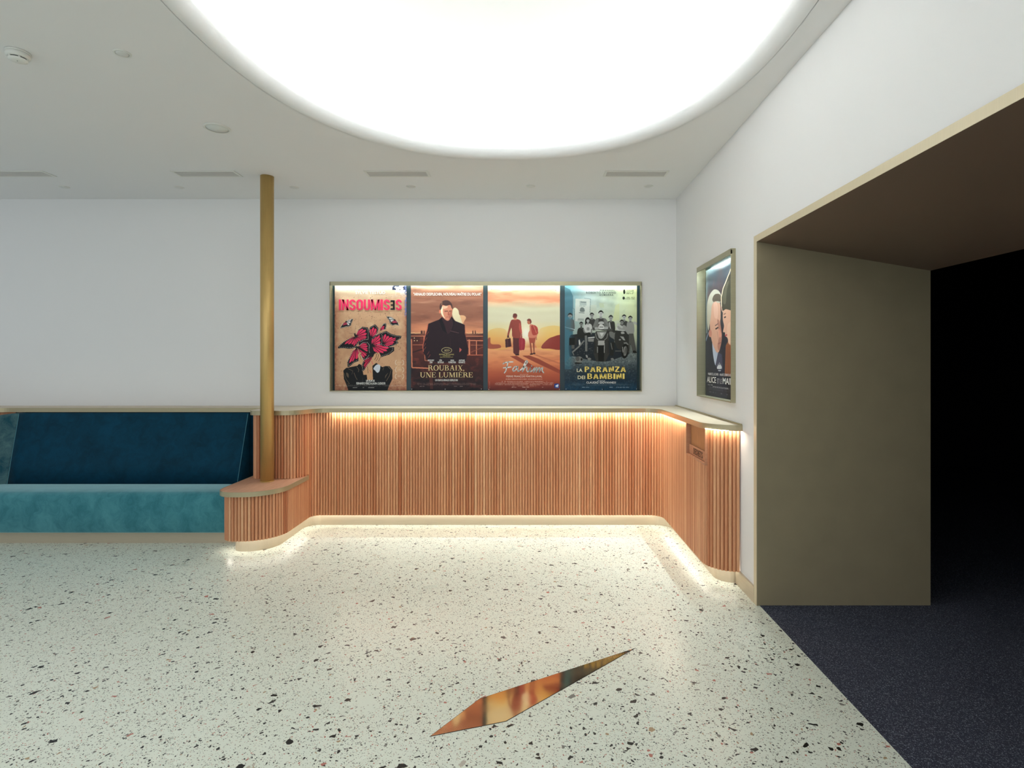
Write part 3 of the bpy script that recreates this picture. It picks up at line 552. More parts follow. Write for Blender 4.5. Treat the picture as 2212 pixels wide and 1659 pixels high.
# ---------------------------------------------------------------- room shell
D, XW, HC = 5.295, 1.40, 3.088
Y0 = -3.6; XL = -6.6
struct(obj('floor', bx(XL, Y0, -.1, 1.408, D + .1, 0), M['terrazzo']))
case_hole = (-1.950, 1.0585, 1.228, 2.286)
struct(obj('wall_back', holed_slab('Y', D, .12, XL, XW + .12, 0, HC + .03, [(case_hole[0] + .004, case_hole[1] - .004, case_hole[2] + .004, case_hole[3] - .004)]), M['wall']))
side_hole = (3.752, 4.535, 1.228, 2.286)
struct(obj('wall_right', holed_slab('X', XW, .10, Y0, D, 0, HC + .03, [(.66, 3.40, 0, 2.275), (side_hole[0] + .004, side_hole[1] - .004, side_hole[2] + .004, side_hole[3] - .004)]), M['wall']))
# the oval recess
OC, OA, OB, ON = (-.185, 2.60), 1.445, 1.67, 2.25
def oval(d, n=160):
    out = []
    for k in range(n):
        t = 2 * math.pi * k / n; c, s = math.cos(t), math.sin(t)
        out.append((OC[0] + (OA + d) * math.copysign(abs(c) ** (2 / ON), c), OC[1] + (OB + d) * math.copysign(abs(s) ** (2 / ON), s)))
    return out
bm = bmesh.new(); ed = []
for loop in (oval(0), [(XL, Y0), (XW + .1, Y0), (XW + .1, D + .1), (XL, D + .1)]):
    vs = [bm.verts.new((x, y, HC)) for x, y in loop]; ed += [bm.edges.new((vs[i], vs[(i + 1) % len(vs)])) for i in range(len(vs))]
bmesh.ops.triangle_fill(bm, use_beauty=True, use_dissolve=False, edges=ed, normal=(0, 0, -1))
for f in bm.faces:
    if f.normal.z > 0: f.normal_flip()
ceiling = struct(obj('ceiling', bm, M['ceil']))
def rings(prof, name, m):
    bm = bmesh.new(); R = []
    for d, z in prof: R.append([bm.verts.new((x, y, HC + z)) for x, y in (oval(d) if d > -1.4 else [OC])])
    for a, b in zip(R[:-1], R[1:]):
        for i in range(len(a)):
            j = (i + 1) % len(a)
            bm.faces.new((a[i], a[j], b[j], b[i]) if len(b) > 1 else (a[i], a[j], b[0]))
    return obj(name, bm, m, ceiling, True)
lip = [(-.075 * math.sin(t), .062 * (1 - math.cos(t))) for t in np.linspace(0, math.pi / 2, 10)]
rings([(0.002, 0)] + lip + [(-.070, .075), (-.055, .082), (.11, .082)], 'cove_lip', M['ceil'])
dome = [(.11, .082)] + [(.11 - .11 * (1 - math.cos(t)) - (1.45) * (1 - math.cos(t)) * .999, .082 + .50 * math.sin(t)) for t in np.linspace(0, math.pi / 2, 16)]
dome = [(d, z) for d, z in dome if d > -1.38] + [(-2, .585)]
rings(dome, 'cove_dome', M['dome'])
rings([(.045, .088), (.075, .088), (.075, .108), (.045, .108), (.045, .088)], 'cove_led_strip', M['led_cove'])

# passage to the auditorium, portal, carpet
pb = obj('door_1', bx(1.389, 3.375, 0, 2.463, 3.415, 2.289), M['portal']); struct(pb)
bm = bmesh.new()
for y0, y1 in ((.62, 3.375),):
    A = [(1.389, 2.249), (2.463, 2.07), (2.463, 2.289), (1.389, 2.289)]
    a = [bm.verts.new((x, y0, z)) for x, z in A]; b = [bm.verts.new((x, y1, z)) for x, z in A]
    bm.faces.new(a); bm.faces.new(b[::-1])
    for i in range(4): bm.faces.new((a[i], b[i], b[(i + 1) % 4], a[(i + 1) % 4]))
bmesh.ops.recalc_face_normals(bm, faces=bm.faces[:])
obj('portal_soffit', bm, M['soffit'], pb); obj('portal_edge', bx(1.387, .62, 2.249, 1.391, 3.4155, 2.2895), M['champagne'], pb); obj('portal_edge', bx(1.387, 3.3745, 0, 1.391, 3.4155, 2.249), M['champagne'], pb); obj('portal_jamb', bx(1.389, .58, 0, 2.463, .62, 2.289), M['portal'], pb)  # edge strips use the paler, lit-toned copy of the lacquer
struct(obj('floor_passage', bx(1.408, Y0, -.1, 6.6, 8, .002), M['carpet']))
struct(obj('wall_auditorium_far', bx(6.5, Y0, 0, 6.6, 8, 3.3), M['dark'])); struct(obj('wall_auditorium_back', bx(2.463, 7.9, 0, 6.5, 8, 3.3), M['dark'])); struct(obj('wall_auditorium_front', bx(1.5, -3.5, 0, 6.5, -3.4, 3.3), M['dark']))
struct(obj('wall_auditorium_side', bx(1.51, 3.42, 0, 2.44, 7.9, 3.3), M['dark'])); struct(obj('wall_auditorium_near', bx(1.51, -3.4, 0, 2.44, .575, 3.3), M['dark'])); struct(obj('wall_auditorium_over', bx(1.51, .575, 2.295, 2.44, 3.42, 3.3), M['dark']))
struct(obj('ceiling_auditorium', bx(1.51, -3.4, 3.3, 6.6, 8, 3.35), M['dark']))
struct(obj('baseboard_right', bx(1.386, 3.415, 0, 1.40, 3.72, .10), M['plinth']))

# ---------------------------------------------------------------- slatted counter along the wall
PITCH = .0258
def slat_panel(name, path, z0, z1, parent, out=1, hole=None):
    Q, Nn, t = resample(path, PITCH / 14); bm = bmesh.new(); lay = bm.faces.layers.float.new('slat'); rows = []
    rnd = random.Random(len(Q) + int(z0 * 100)); tones = []
    for q, nn, s in zip(Q, Nn, t):
        u = (s / PITCH) % 1; h = .0105 * math.sqrt(max(0, 1 - ((2 * u - 1) / .86) ** 2)) - .0045 if abs(2 * u - 1) < .86 else -.0095
        zt = z1
        if hole and hole[0] < q[1] < hole[1] and q[0] > 1.1: zt = hole[2]
        o = q + nn * out * h; i_ = q - nn * out * .012
        rows.append((zt, [bm.verts.new((o[0], o[1], z0)), bm.verts.new((o[0], o[1], zt)), bm.verts.new((i_[0], i_[1], zt)), bm.verts.new((i_[0], i_[1], z0))], int(s / PITCH)))
        while len(tones) <= int(s / PITCH): tones.append(min(1, max(0, rnd.gauss(.52, .20))))
    for a, b in zip(rows[:-1], rows[1:]):
        for k in range(4):
            f = bm.faces.new((a[1][k], b[1][k], b[1][(k + 1) % 4], a[1][(k + 1) % 4])); f[lay] = tones[a[2]]
    for r in (rows[0], rows[-1]): bm.faces.new(r[1])
    bmesh.ops.recalc_face_normals(bm, faces=bm.faces[:])
    return obj(name, bm, M['wood'], parent)
ZB, ZT = .10, 1.047
counter = thing('wall_counter', 'fluted wooden wall counter curving round the corner below the four lit film posters', 'counter', (-.3, 5.1, 0))
main = round_path([(1.396, 3.662), (1.20, 3.662, .20), (1.195, 5.02, .12), (-2.02, 5.02, .10), (-2.02, 4.93)])
HOLE = (3.78, 4.22, .805)
slat_panel('slatted_panel', main, ZB, ZT, counter, -1, HOLE)
pl = round_path([(1.396, 3.725), (1.275, 3.725, .15), (1.272, 5.06, .15), (-2.075, 5.06, .12), (-2.075, 4.93)])
obj('plinth', ribbon(pl, 0, [(0, 0), (0, .108), (.012, .108), (.012, 0)], True), M['plinth'], counter)
def led(name, path, off, z, w, m, parent): return obj(name, ribbon(path, off, [(0, z), (-w, z), (-w, z + .002), (0, z + .002)], True), m, parent)
# strips under the worktop, interrupted over the hatch
mq = resample(main, .01)[0]; seg1 = [q for q in mq if q[1] < 3.775 and q[0] < 1.39]; seg2 = [q for q in mq if q[1] > 4.225 and q[0] > -1.84]
led('led_strip', seg1, -.021, 1.0474, .010, M['led_top'], counter); led('led_strip', seg2, -.021, 1.0474, .010, M['led_top'], counter)
led('floor_led_strip', main, .030, .098, .014, M['led_low'], counter)
# waste hatch
xh = 1.199
bm = bx(xh - .006, HOLE[1], HOLE[2] - .012, xh + .10, HOLE[1] + .012, ZT); box(bm, xh - .004, HOLE[0] - .012, HOLE[2] - .012, xh + .10, HOLE[0], ZT); box(bm, xh - .004, HOLE[0], HOLE[2] - .014, xh + .10, HOLE[1], HOLE[2] - .002)
obj('hatch_surround', bm, M['plate'], counter)
obj('hatch_flap', bx(xh + .030, HOLE[0], HOLE[2], xh + .042, HOLE[1], ZT, bev=.002), M['flap'], counter)
plate = obj('sign_plate', bx(xh + .016, HOLE[0] + .001, HOLE[2], xh + .026, HOLE[1] - .001, .876, bev=.002), M['plate'], counter); plate['label'] = 'wooden plate lettered DECHETS'

# worktop: one long piece with a metal edge band
wfront = round_path([(-5.9, 4.72), (-5.05, 4.72, .16), (-4.90, 5.035, .16), (-2.47, 5.035), (-2.47, 4.72, .10), (-2.05, 4.72, .17), (-1.96, 4.98, .17), (1.155, 4.98, .14), (1.178, 3.635, .22), (1.40, 3.632)])
outline = [(-5.9, D)] + [tuple(q) for q in wfront] + [(1.40, D)]
top = thing('worktop', 'long champagne worktop running along the wall above bench and fluted counter', 'worktop', (0, 5.2, 1.05))
def shrink(path, d):
    Q, Nn, t = resample(path, .02); return [tuple(q - nn * d) for q, nn in zip(Q, Nn)]
obj('top_surface', slab([(-5.9, D)] + [tuple(q) for q in resample(wfront, .02)[0]] + [(1.399, D)], 1.0495, 1.085), M['top'], top)
obj('edge_band', ribbon(wfront, 0, [(-.001, 1.047), (.003, 1.047), (.003, 1.0862), (-.001, 1.0862)], True), M['edge'], top)
up = thing('upstand', 'slim grey upstand strip behind worktop on the right wall', 'upstand', (1.39, 4.4, 1.09))
obj('strip', bx(1.388, 3.634, 1.0855, 1.3995, D - .001, 1.094), M['edge'], up)

# low side table around the column
con = thing('console_table', 'low rounded fluted wooden side table with brass column through its top', 'side table', (-2.24, 4.6, 0))
low = round_path([(-2.02, 4.93), (-2.02, 4.283, .26), (-2.455, 4.283, .12), (-2.455, 5.0)])
slat_panel('slatted_panel', low, ZB, .457, con, -1)
plow = round_path([(-2.075, 4.93), (-2.075, 4.345, .20), (-2.395, 4.345, .09), (-2.395, 4.56)])
obj('plinth', ribbon(plow, 0, [(0, 0), (0, .108), (.012, .108), (.012, 0)], True), M['plinth'], con)
led('floor_led_strip', low[:-1] + [np.array((-2.455, 4.44))], .030, .098, .014, M['led_low'], con)
sfront = round_path([(-2.003, 4.90), (-2.003, 4.248, .27), (-2.488, 4.248, .15), (-2.488, 4.90)])
obj('table_top', slab([tuple(q) for q in resample(sfront, .015)[0]], .458, .4925), M['shelfwood'], con)
obj('edge_band', ribbon(sfront, 0, [(-.003, .455), (.001, .455), (.001, .4932), (-.003, .4932)], True), M['edge'], con)
upc = thing('upper_panel', 'fluted wooden bulge between worktop and side table behind brass column', 'panel', (-2.23, 4.9, .49))
ubump = round_path([(-2.02, 4.945), (-2.02, 4.748, .12), (-2.443, 4.748, .07), (-2.443, 5.2)])
slat_panel('slatted_panel', ubump, .4935, ZT, upc, -1)

# left side, mostly outside the frame
lc = thing('left_panel', 'fluted wooden panel end just showing at left edge above bench', 'panel', (-5.2, 4.9, 0))
slat_panel('slatted_panel', round_path([(-4.78, 5.07), (-4.93, 5.07, .12), (-5.03, 4.77, .12), (-5.9, 4.77)]), ZB, ZT, lc, 1)

# ---------------------------------------------------------------- brass column
colm = thing('column', 'round satin brass column standing from side table to ceiling', 'column', (-2.254, 4.65, .493))
CR = .0535
obj('tube', lathe([(0, .4935), (CR, .4935), (CR, HC - .001), (0, HC - .001)], -2.254, 4.65, 64), M['brass'], colm, True)
for p_ in colm.children: 
    for poly in p_.data.polygons: poly.use_smooth = abs(poly.normal.z) < .5
obj('collar', lathe([(CR, .4938), (CR + .0025, .4938), (CR + .0025, .4975), (CR, .4985)], -2.254, 4.65, 64), M['brass'], colm, True)

# ---------------------------------------------------------------- velvet bench
bench = thing('banquette', 'long built-in bench upholstered in teal velvet left of brass column', 'bench', (-3.6, 4.7, 0))
def sweep_x(prof, xs, name, m, parent):
    """profile (y, z) loop swept along x, with slightly softened ends"""
    bm = bmesh.new(); R = []
    cy = sum(p[0] for p in prof) / len(prof); cz = sum(p[1] for p in prof) / len(prof)
    for i, (x, k, fn) in enumerate(xs): R.append([bm.verts.new((fn(p, x), cy + (p[0] - cy) * k, cz + (p[1] - cz) * k)) for p in prof])
    n_ = len(prof)
    for a, b in zip(R[:-1], R[1:]):
        for i in range(n_): bm.faces.new((a[i], b[i], b[(i + 1) % n_], a[(i + 1) % n_]))
    bm.faces.new(R[0]); bm.faces.new(R[-1]); bmesh.ops.recalc_face_normals(bm, faces=bm.faces[:])
    return obj(name, bm, m, parent, True)
def arc(cy, cz, r, a0, a1, k=7): return [(cy + r * math.cos(math.radians(a)), cz + r * math.sin(math.radians(a))) for a in np.linspace(a0, a1, k)]
ident = lambda p, x: x
def xsl(a, b, n_, soft, fn=ident):
    L = []
    for k in range(4): t = k / 3 * math.pi / 2; L.append((a + (b - a) / abs(b - a) * soft * (1 - math.cos(math.pi / 2 - (math.pi / 2 - t))) , 1 - .012 * (1 - math.sin(t)), fn))
    return L + [(x, 1, fn) for x in np.linspace(a + (b - a) / abs(b - a) * .03, b, n_)]
sp = arc(4.508, .385, .058, 180, 100) + [(4.62, .441), (4.74, .434), (4.90, .424), (4.98, .40), (4.98, .12)] + arc(4.50, .128, .026, 260, 180, 5) + [(4.452, .2), (4.449, .3)]
seat = sweep_x(sp, xsl(-2.478, -4.93, 30, .02), 'seat', M['seat'], bench)
lean = lambda z: 4.83 + (z - .42) * (.19 / .62)
bp = [(lean(.42), .42), (lean(.6) - .004, .60), (lean(.8) - .004, .80), (lean(1.0), 1.0)] + arc(lean(1.02) + .018, 1.022, .020, 165, 80, 6) + [(5.11, 1.042), (5.12, 1.03), (5.12, .42)]
leftx = lambda p, x: x if x > -4.5 else x + .07 * max(0, (1.04 - p[1]) / .62)
back = sweep_x(bp, xsl(-2.602, -4.71, 30, .01, leftx), 'backrest', M['back'], bench)
ep = [(5.045, .42), (5.045, 1.0)] + arc(5.065, 1.02, .02, 180, 90, 5) + [(5.12, 1.04), (5.12, .42)]
sweep_x(ep, xsl(-2.450, -2.600, 4, .01), 'end_cushion', M['back'], bench)
# corner cushion at the left
bm = bmesh.new(); R = []
for k, t in enumerate(np.linspace(0, 1, 14)):
    tx, ty = -4.712 - .21 * math.sin(t * 1.45), 5.02 - .30 * (1 - math.cos(t * 1.45)); bx_, by_ = -4.642 - .20 * math.sin(t * 1.45), 4.83 - .26 * (1 - math.cos(t * 1.45))
    zt = 1.04 - .045 * t - .25 * max(0, t - .35) ** 2
    row = []
    for j, s in enumerate(np.linspace(0, 1, 8)): row.append(bm.verts.new((bx_ + (tx - bx_) * s, by_ + (ty - by_) * s, .42 + (zt - .03 - .42) * s)))
    for a in (35, 75): row.append(bm.verts.new((tx - .012 * (1 - math.cos(math.radians(a))), ty + .012 * (1 - math.cos(math.radians(a))), zt - .03 + .03 * math.sin(math.radians(a)))))
    row.append(bm.verts.new((tx - .06, ty + .05, zt))); row.append(bm.verts.new((tx - .09, ty + .06, .42))); R.append(row)
for a, b in zip(R[:-1], R[1:]):
    for i in range(len(a) - 1): bm.faces.new((a[i], b[i], b[i + 1], a[i + 1]))
bm.faces.new(R[0]); bm.faces.new(R[-1]); bmesh.ops.recalc_face_normals(bm, faces=bm.faces[:])
wc = obj('corner_cushion', bm, M['wing'], bench, True); wc['label'] = 'paler mottled velvet corner cushion'
def tube(name, pts, r, m, parent):
    bm = bmesh.new(); prev = None
    for i, p in enumerate(pts):
        p = Vector(p); d = (Vector(pts[min(i + 1, len(pts) - 1)]) - Vector(pts[max(i - 1, 0)])).normalized(); s = d.cross(Vector((0, 1, 0))).normalized(); t_ = d.cross(s)
        ring = [bm.verts.new(p + s * r * math.cos(a) + t_ * r * math.sin(a)) for a in np.linspace(0, 2 * math.pi, 9)[:-1]]
        if prev:
            for k in range(8): bm.faces.new((prev[k], ring[k], ring[(k + 1) % 8], prev[(k + 1) % 8]))
        prev = ring
    return obj(name, bm, m, parent, True)
tube('piping', [(-2.606, lean(z) - .003, z) for z in (.43, .6, .8, 1.0, 1.03)], .0025, M['piping'], back)
tube('piping', [(-4.709 + .07 * (1.04 - z) / .62, lean(z) - .003, z) for z in (.43, .6, .8, 1.0, 1.03)], .0025, M['piping'], back)
obj('plinth', bx(-5.9, 4.55, 0, -2.40, 4.565, .118), M['plinth'], bench)

# ---------------------------------------------------------------- floor inlay
def fl(px, py): Y = 1770 / (py - 784); return ((px - 1149) * Y / 1180, Y)
K4 = [fl(930.6, 1590.4), fl(1092.8, 1558.2), fl(1369, 1401.8), fl(1036.3, 1510)]
inl = thing('floor_inlay', 'polished brass kite-shaped blade set flush in the terrazzo floor', 'inlay', (K4[0][0], K4[0][1], 0))
def grow(P, d):
    c = np.mean(P, 0); out = []
    for i in range(4):
        p = np.array(P[i]); a = np.array(P[i - 1]) - p; b = np.array(P[(i + 1) % 4]) - p; a /= np.linalg.norm(a); b /= np.linalg.norm(b)
        bis = -(a + b); bis /= np.linalg.norm(bis); sn = math.sin(math.acos(max(-1, min(1, float(a @ b)))) / 2); out.append(tuple(p + bis * min(d / sn, .03)))
    return out
obj('brass_plate', slab(K4, -.002, .0016), M['inlay'], inl)
obj('joint', slab(grow(K4, .0022), -.003, .0008), M['slot'], inl)

# ---------------------------------------------------------------- lettering and posters
def matflat(name, col, rough=.45): return mat(name, col, rough, Specular_IOR_Level=.22)
INK = {}
def ink(col):
    if col not in INK: INK[col] = matflat('print ink %02x%02x%02x' % col, col)
    return INK[col]
def font_mesh(text, bold, space=1.0):
    cu = bpy.data.curves.new('lettering', 'FONT'); cu.body = text; cu.offset = bold; cu.resolution_u = 3; cu.space_character = space
    o = bpy.data.objects.new('lettering', cu); C.objects.link(o); bpy.context.view_layer.update()
    me = bpy.data.meshes.new_from_object(o.evaluated_get(bpy.context.evaluated_depsgraph_get())); bpy.data.objects.remove(o); bpy.data.curves.remove(cu)
    return me
def fit(me, rect, frame, flip=False):
    """rect in design coordinates -> points on the sheet; frame(u, v) gives the 3-D point"""
    n_ = len(me.vertices); co = np.empty(n_ * 3, np.float32); me.vertices.foreach_get('co', co); co = co.reshape(-1, 3)
    lo, hi = co.min(0), co.max(0); t = (co - lo) / np.maximum(hi - lo, 1e-6)
    if flip: t[:, 0] = 1 - t[:, 0]
    x0, y0, x1, y1 = rect
    me.vertices.foreach_set('co', np.array([frame(x0 + (x1 - x0) * a, y1 + (y0 - y1) * b) for a, b, _ in t], np.float32).ravel()); me.update()
def letter(name, text, rect, col, frame, parent, bold=0.0, flip=False, space=1.0, m=None):
    me = font_mesh(text, bold, space); fit(me, rect, frame, flip); me.materials.clear(); o = link(name, me, m or ink(col), parent); return o
def polys(name, P, col, frame, parent):
    bm = bmesh.new()
    for q in P: bm.faces.new([bm.verts.new(frame(*c)) for c in q])
    return obj(name, bm, ink(col), parent)

# serif capitals drawn from strokes (unit box, y up)
def arcs(cx, cy, rx, ry, a0, a1, tx, ty, k=14):
    out = []
    for i in range(k):
        a, b = [math.radians(a0 + (a1 - a0) * j / k) for j in (i, i + 1)]
        out.append([(cx + rx * math.cos(a), cy + ry * math.sin(a)), (cx + rx * math.cos(b), cy + ry * math.sin(b)), (cx + (rx - tx) * math.cos(b), cy + (ry - ty) * math.sin(b)), (cx + (rx - tx) * math.cos(a), cy + (ry - ty) * math.sin(a))])
    return out
R4 = lambda x0, y0, x1, y1: [(x0, y0), (x1, y0), (x1, y1), (x0, y1)]
def stem(x, w=.15): return [R4(x, 0, x + w, 1), R4(x - .07, 0, x + w + .07, .05), R4(x - .07, .95, x + w + .07, 1)]
def diag(x0, y0, x1, y1, w): return [[(x0, y0), (x0 + w, y0), (x1 + w, y1), (x1, y1)]]
SER = {
    'R': (.86, stem(.10) + arcs(.34, .74, .34, .26, -90, 90, .15, .06) + [R4(.25, .95, .36, 1), R4(.25, .47, .36, .53)] + diag(.42, .5, .68, 0, .18) + [R4(.66, 0, .92, .05)]),
    'O': (.92, arcs(.46, .5, .44, .52, 0, 360, .16, .06, 28)),
    'U': (.90, [R4(.10, .35, .25, 1), R4(.03, .95, .34, 1), R4(.72, .35, .78, 1), R4(.63, .95, .88, 1)] + arcs(.44, .37, .34, .39, 180, 360, .12, .07)),
    'B': (.80, stem(.10) + arcs(.36, .76, .30, .24, -90, 90, .14, .05) + arcs(.36, .27, .37, .27, -90, 90, .15, .05) + [R4(.25, .95, .37, 1), R4(.25, .49, .37, .545), R4(.25, 0, .37, .05)]),
    'A': (.90, diag(.08, 0, .42, 1, .06) + diag(.62, 0, .38, 1, .17) + [R4(.24, .32, .64, .38), R4(0, 0, .26, .05), R4(.54, 0, .90, .05)]),
    'I': (.38, stem(.10)), 'X': (.88, diag(.60, 0, .10, 1, .18) + diag(.12, 0, .70, 1, .06) + [R4(.02, 0, .28, .05), R4(.52, 0, .88, .05), R4(.02, .95, .38, 1), R4(.62, .95, .86, 1)]),
    'N': (.94, diag(.66, 0, .10, 1, .18) + [R4(.14, 0, .19, 1), R4(.78, 0, .83, 1), R4(.04, 0, .30, .05), R4(.02, .95, .2, 1), R4(.68, .95, .93, 1)]),
    'E': (.76, stem(.10) + [R4(.25, .95, .68, 1), R4(.25, 0, .72, .05), R4(.25, .49, .52, .55), R4(.62, .78, .68, 1), R4(.66, 0, .72, .24), R4(.48, .40, .53, .64)]),
    'L': (.72, stem(.10) + [R4(.25, 0, .68, .05), R4(.62, 0, .68, .26)]), 'M': (1.12, diag(.46, 0, .12, 1, .16) + diag(.50, 0, .84, 1, .06) + [R4(.14, 0, .19, 1), R4(.84, 0, .99, 1), R4(.04, 0, .30, .05), R4(.76, 0, 1.08, .05), R4(.02, .95, .22, 1), R4(.86, .95, 1.08, 1)]),
    ',': (.30, [R4(.06, 0, .20, .13), [(.12, 0), (.20, .02), (.16, -.12), (.04, -.2)]]), ' ': (.36, []), '`': (0, [[(-.62, 1.26), (-.48, 1.26), (-.34, 1.08), (-.40, 1.08)]]),
}
BLK = {
    'I': (.28, [R4(0, 0, .28, 1)]), 'N': (.74, [R4(0, 0, .23, 1), R4(.51, 0, .74, 1), [(0, 1), (.25, 1), (.74, 0), (.49, 0)]]),
    'U': (.72, [R4(0, .26, .25, 1), R4(.47, .26, .72, 1)] + arcs(.36, .27, .36, .27, 180, 360, .25, .15)),
    'O': (.74, [R4(0, .26, .25, .74), R4(.49, .26, .74, .74)] + arcs(.37, .27, .37, .27, 180, 360, .25, .15) + arcs(.37, .73, .37, .27, 0, 180, .25, .15)),
    'C': (.70, [R4(0, .26, .25, .74), R4(.46, .62, .70, .73), R4(.46, .27, .70, .38)] + arcs(.35, .27, .35, .27, 180, 360, .24, .15) + arcs(.35, .73, .35, .27, 0, 180, .24, .15)),
    'S': (.70, arcs(.35, .735, .35, .265, 0, 265, .24, .15, 20) + arcs(.35, .265, .35, .265, 90, -180, .24, .15, 20)),
    'M': (.98, [R4(0, 0, .21, 1), R4(.77, 0, .98, 1), [(0, 1), (.26, 1), (.58, 0), (.40, 0)], [(.72, 1), (.98, 1), (.58, 0), (.40, 0)]]),
    'E': (.56, [R4(0, 0, .24, 1), R4(.24, .83, .56, 1), R4(.24, 0, .56, .17), R4(.24, .42, .52, .58)]),
    'D': (.72, [R4(0, 0, .24, 1), R4(.24, .84, .36, 1), R4(.24, 0, .36, .16)] + arcs(.34, .5, .38, .5, -90, 90, .24, .16)),
    'H': (.72, [R4(0, 0, .24, 1), R4(.48, 0, .72, 1), R4(.24, .42, .48, .58)]), 'T': (.62, [R4(0, .83, .62, 1), R4(.19, 0, .43, 1)]),
    'A': (.78, [[(0, 0), (.24, 0), (.50, 1), (.28, 1)], [(.54, 0), (.78, 0), (.50, 1), (.28, 1)], R4(.18, .2, .60, .35)]),
    'B': (.68, [R4(0, 0, .22, 1), R4(.2, .86, .32, 1), R4(.2, .43, .32, .57), R4(.2, 0, .32, .14)] + arcs(.30, .73, .34, .27, -90, 90, .2, .14) + arcs(.30, .28, .38, .28, -90, 90, .2, .14)),
    'P': (.64, [R4(0, 0, .22, 1), R4(.2, .85, .30, 1), R4(.2, .42, .30, .57)] + arcs(.28, .71, .36, .29, -90, 90, .2, .15)),
    'R': (.68, [R4(0, 0, .22, 1), R4(.2, .85, .30, 1), R4(.2, .42, .30, .57), [(.42, 0), (.68, 0), (.46, .46), (.22, .46)]] + arcs(.28, .71, .36, .29, -90, 90, .2, .15)),
    'Z': (.66, [R4(0, .84, .66, 1), R4(0, 0, .66, .16), [(0, .16), (.26, .16), (.66, .84), (.40, .84)]]),
}
def serif_word(word, rect, F_=None, gap=.04):
    x = 0; P = []
    for ch in word:
        w, pp = (F_ or SER)[ch]; P += [[(x + a, b) for a, b in q] for q in pp]; x += w + (gap if w else 0)
    if F_: x -= gap
    x0, y0, x1, y1 = rect; k = (x1 - x0) / x
    return [[(x0 + a * k, y1 - b * (y1 - y0)) for a, b in q] for q in P]
def strokes(lines, w):
    P = []
    for L in lines:
        L = [np.array(q, float) for q in L]
        for a, b in zip(L[:-1], L[1:]):
            d = b - a; l = max(np.linalg.norm(d), 1e-6); n_ = np.array((-d[1], d[0])) / l * w / 2; P.append([tuple(a + n_), tuple(b + n_), tuple(b - n_), tuple(a - n_)])
        for q in L: P.append([(q[0] + w / 2 * math.cos(t), q[1] + w / 2 * math.sin(t)) for t in np.linspace(0, 2 * math.pi, 9)[:-1]])
    return P

def poster_sheet(name, img, P0, U, V, label, group):
    """sheet with its printed picture; P0 top-left corner, U to the right, V down"""
    P0, U, V = Vector(P0), Vector(U), Vector(V); nrm = V.cross(U).normalized()
    rs = np.random.RandomState(int(abs(P0.x) * 100) + 3)
    us = np.linspace(0, 1, NX); vs = np.linspace(0, 1, NY)
    uu, vv = np.meshgrid(us, vs); wav = .0012 * np.sin(uu * 9 + rs.rand() * 6) * np.sin(vv * 5 + rs.rand() * 6) + .0016 * np.exp(-vv / .12) * np.sin(vv * 90 + 2.5 * np.sin(uu * 5 + rs.rand() * 5))
    co = (np.array(P0)[None, None] + uu[..., None] * np.array(U) + vv[..., None] * np.array(V) + wav[..., None] * np.array(nrm)).reshape(-1, 3)
    idx = np.arange(NX * NY).reshape(NY, NX); q = np.stack([idx[1:, :-1], idx[1:, 1:], idx[:-1, 1:], idx[:-1, :-1]], -1).reshape(-1, 4)
    me = bpy.data.meshes.new(name); me.vertices.add(len(co)); me.vertices.foreach_set('co', co.ravel().astype(np.float32))
    me.loops.add(q.size); me.loops.foreach_set('vertex_index', q.ravel().astype(np.int32)); me.polygons.add(len(q)); me.polygons.foreach_set('loop_start', np.arange(0, q.size, 4, dtype=np.int32)); me.update(calc_edges=True)
    a = me.color_attributes.new('print', 'FLOAT_COLOR', 'POINT'); c = np.ones((NX * NY, 4), np.float32); s = img.reshape(-1, 3)
    c[:, :3] = np.where(s <= .04045, s / 12.92, ((s + .055) / 1.055) ** 2.4); a.data.foreach_set('color', c.ravel())
    m = M.get('print')
    if not m:
        m = M['print'] = mat('glossy printed paper', (255, 255, 255), .36, Specular_IOR_Level=.22); n = N(m); n.col(n.n('ShaderNodeVertexColor', layer_name='print').outputs[0])
    o = link(name, me, m, None, True); tag(o, label, 'poster', group); return o
def frame_on(P0, U, V, rect, lift=.0035):
    P0, U, V = Vector(P0), Vector(U), Vector(V); nrm = V.cross(U).normalized(); x0, y0, x1, y1 = rect
    return lambda x, y: P0 + U * ((x - x0) / (x1 - x0)) + V * ((y - y0) / (y1 - y0)) + nrm * lift

def display_case(name, label, O, ax, w, h, leds):
    """sheet-metal tray: O front lower-left corner; ax = direction to the right; opens towards the viewer"""
    ax = Vector(ax); inn = Vector((0, 0, 1)).cross(ax) if ax.x > .5 else Vector((1, 0, 0)); O = Vector(O); up = Vector((0, 0, 1)); dep = .074
    root = thing(name, label, 'display case', O + ax * w / 2, 'lit poster display cases')
    def B(bm, a0, a1, d0, d1, z0, z1):
        p, q = O + ax * a0 + inn * d0 + up * z0, O + ax * a1 + inn * d1 + up * z1
        box(bm, min(p.x, q.x), min(p.y, q.y), min(p.z, q.z), max(p.x, q.x), max(p.y, q.y), max(p.z, q.z)); return bm
    bm = bmesh.new(); t = .006
    B(bm, 0, w, 0, .008, h - .038, h); B(bm, 0, w, .008, dep, h - .010, h); B(bm, 0, w, 0, dep, 0, .008); B(bm, 0, t, 0, dep, .008, h - .01); B(bm, w - t, w, 0, dep, .008, h - .01)
    obj('frame', bm, M['case'], root); obj('back_panel', B(bmesh.new(), t, w - t, dep - .004, dep, .008, h - .01), M['backing'], root)
    for a0, a1 in leds: obj('led_strip', B(bmesh.new(), a0, a1, .013, .025, h - .021, h - .011), M['led_case'], root)
    return root
YB = D - .0325
display_case('wide_display_case', 'wide metal display case on back wall holding four posters', (-1.950, YB, 1.224), (1, 0, 0), 3.0085, 1.060, [(.012 + k * .748, .745 + k * .748) for k in range(4)])
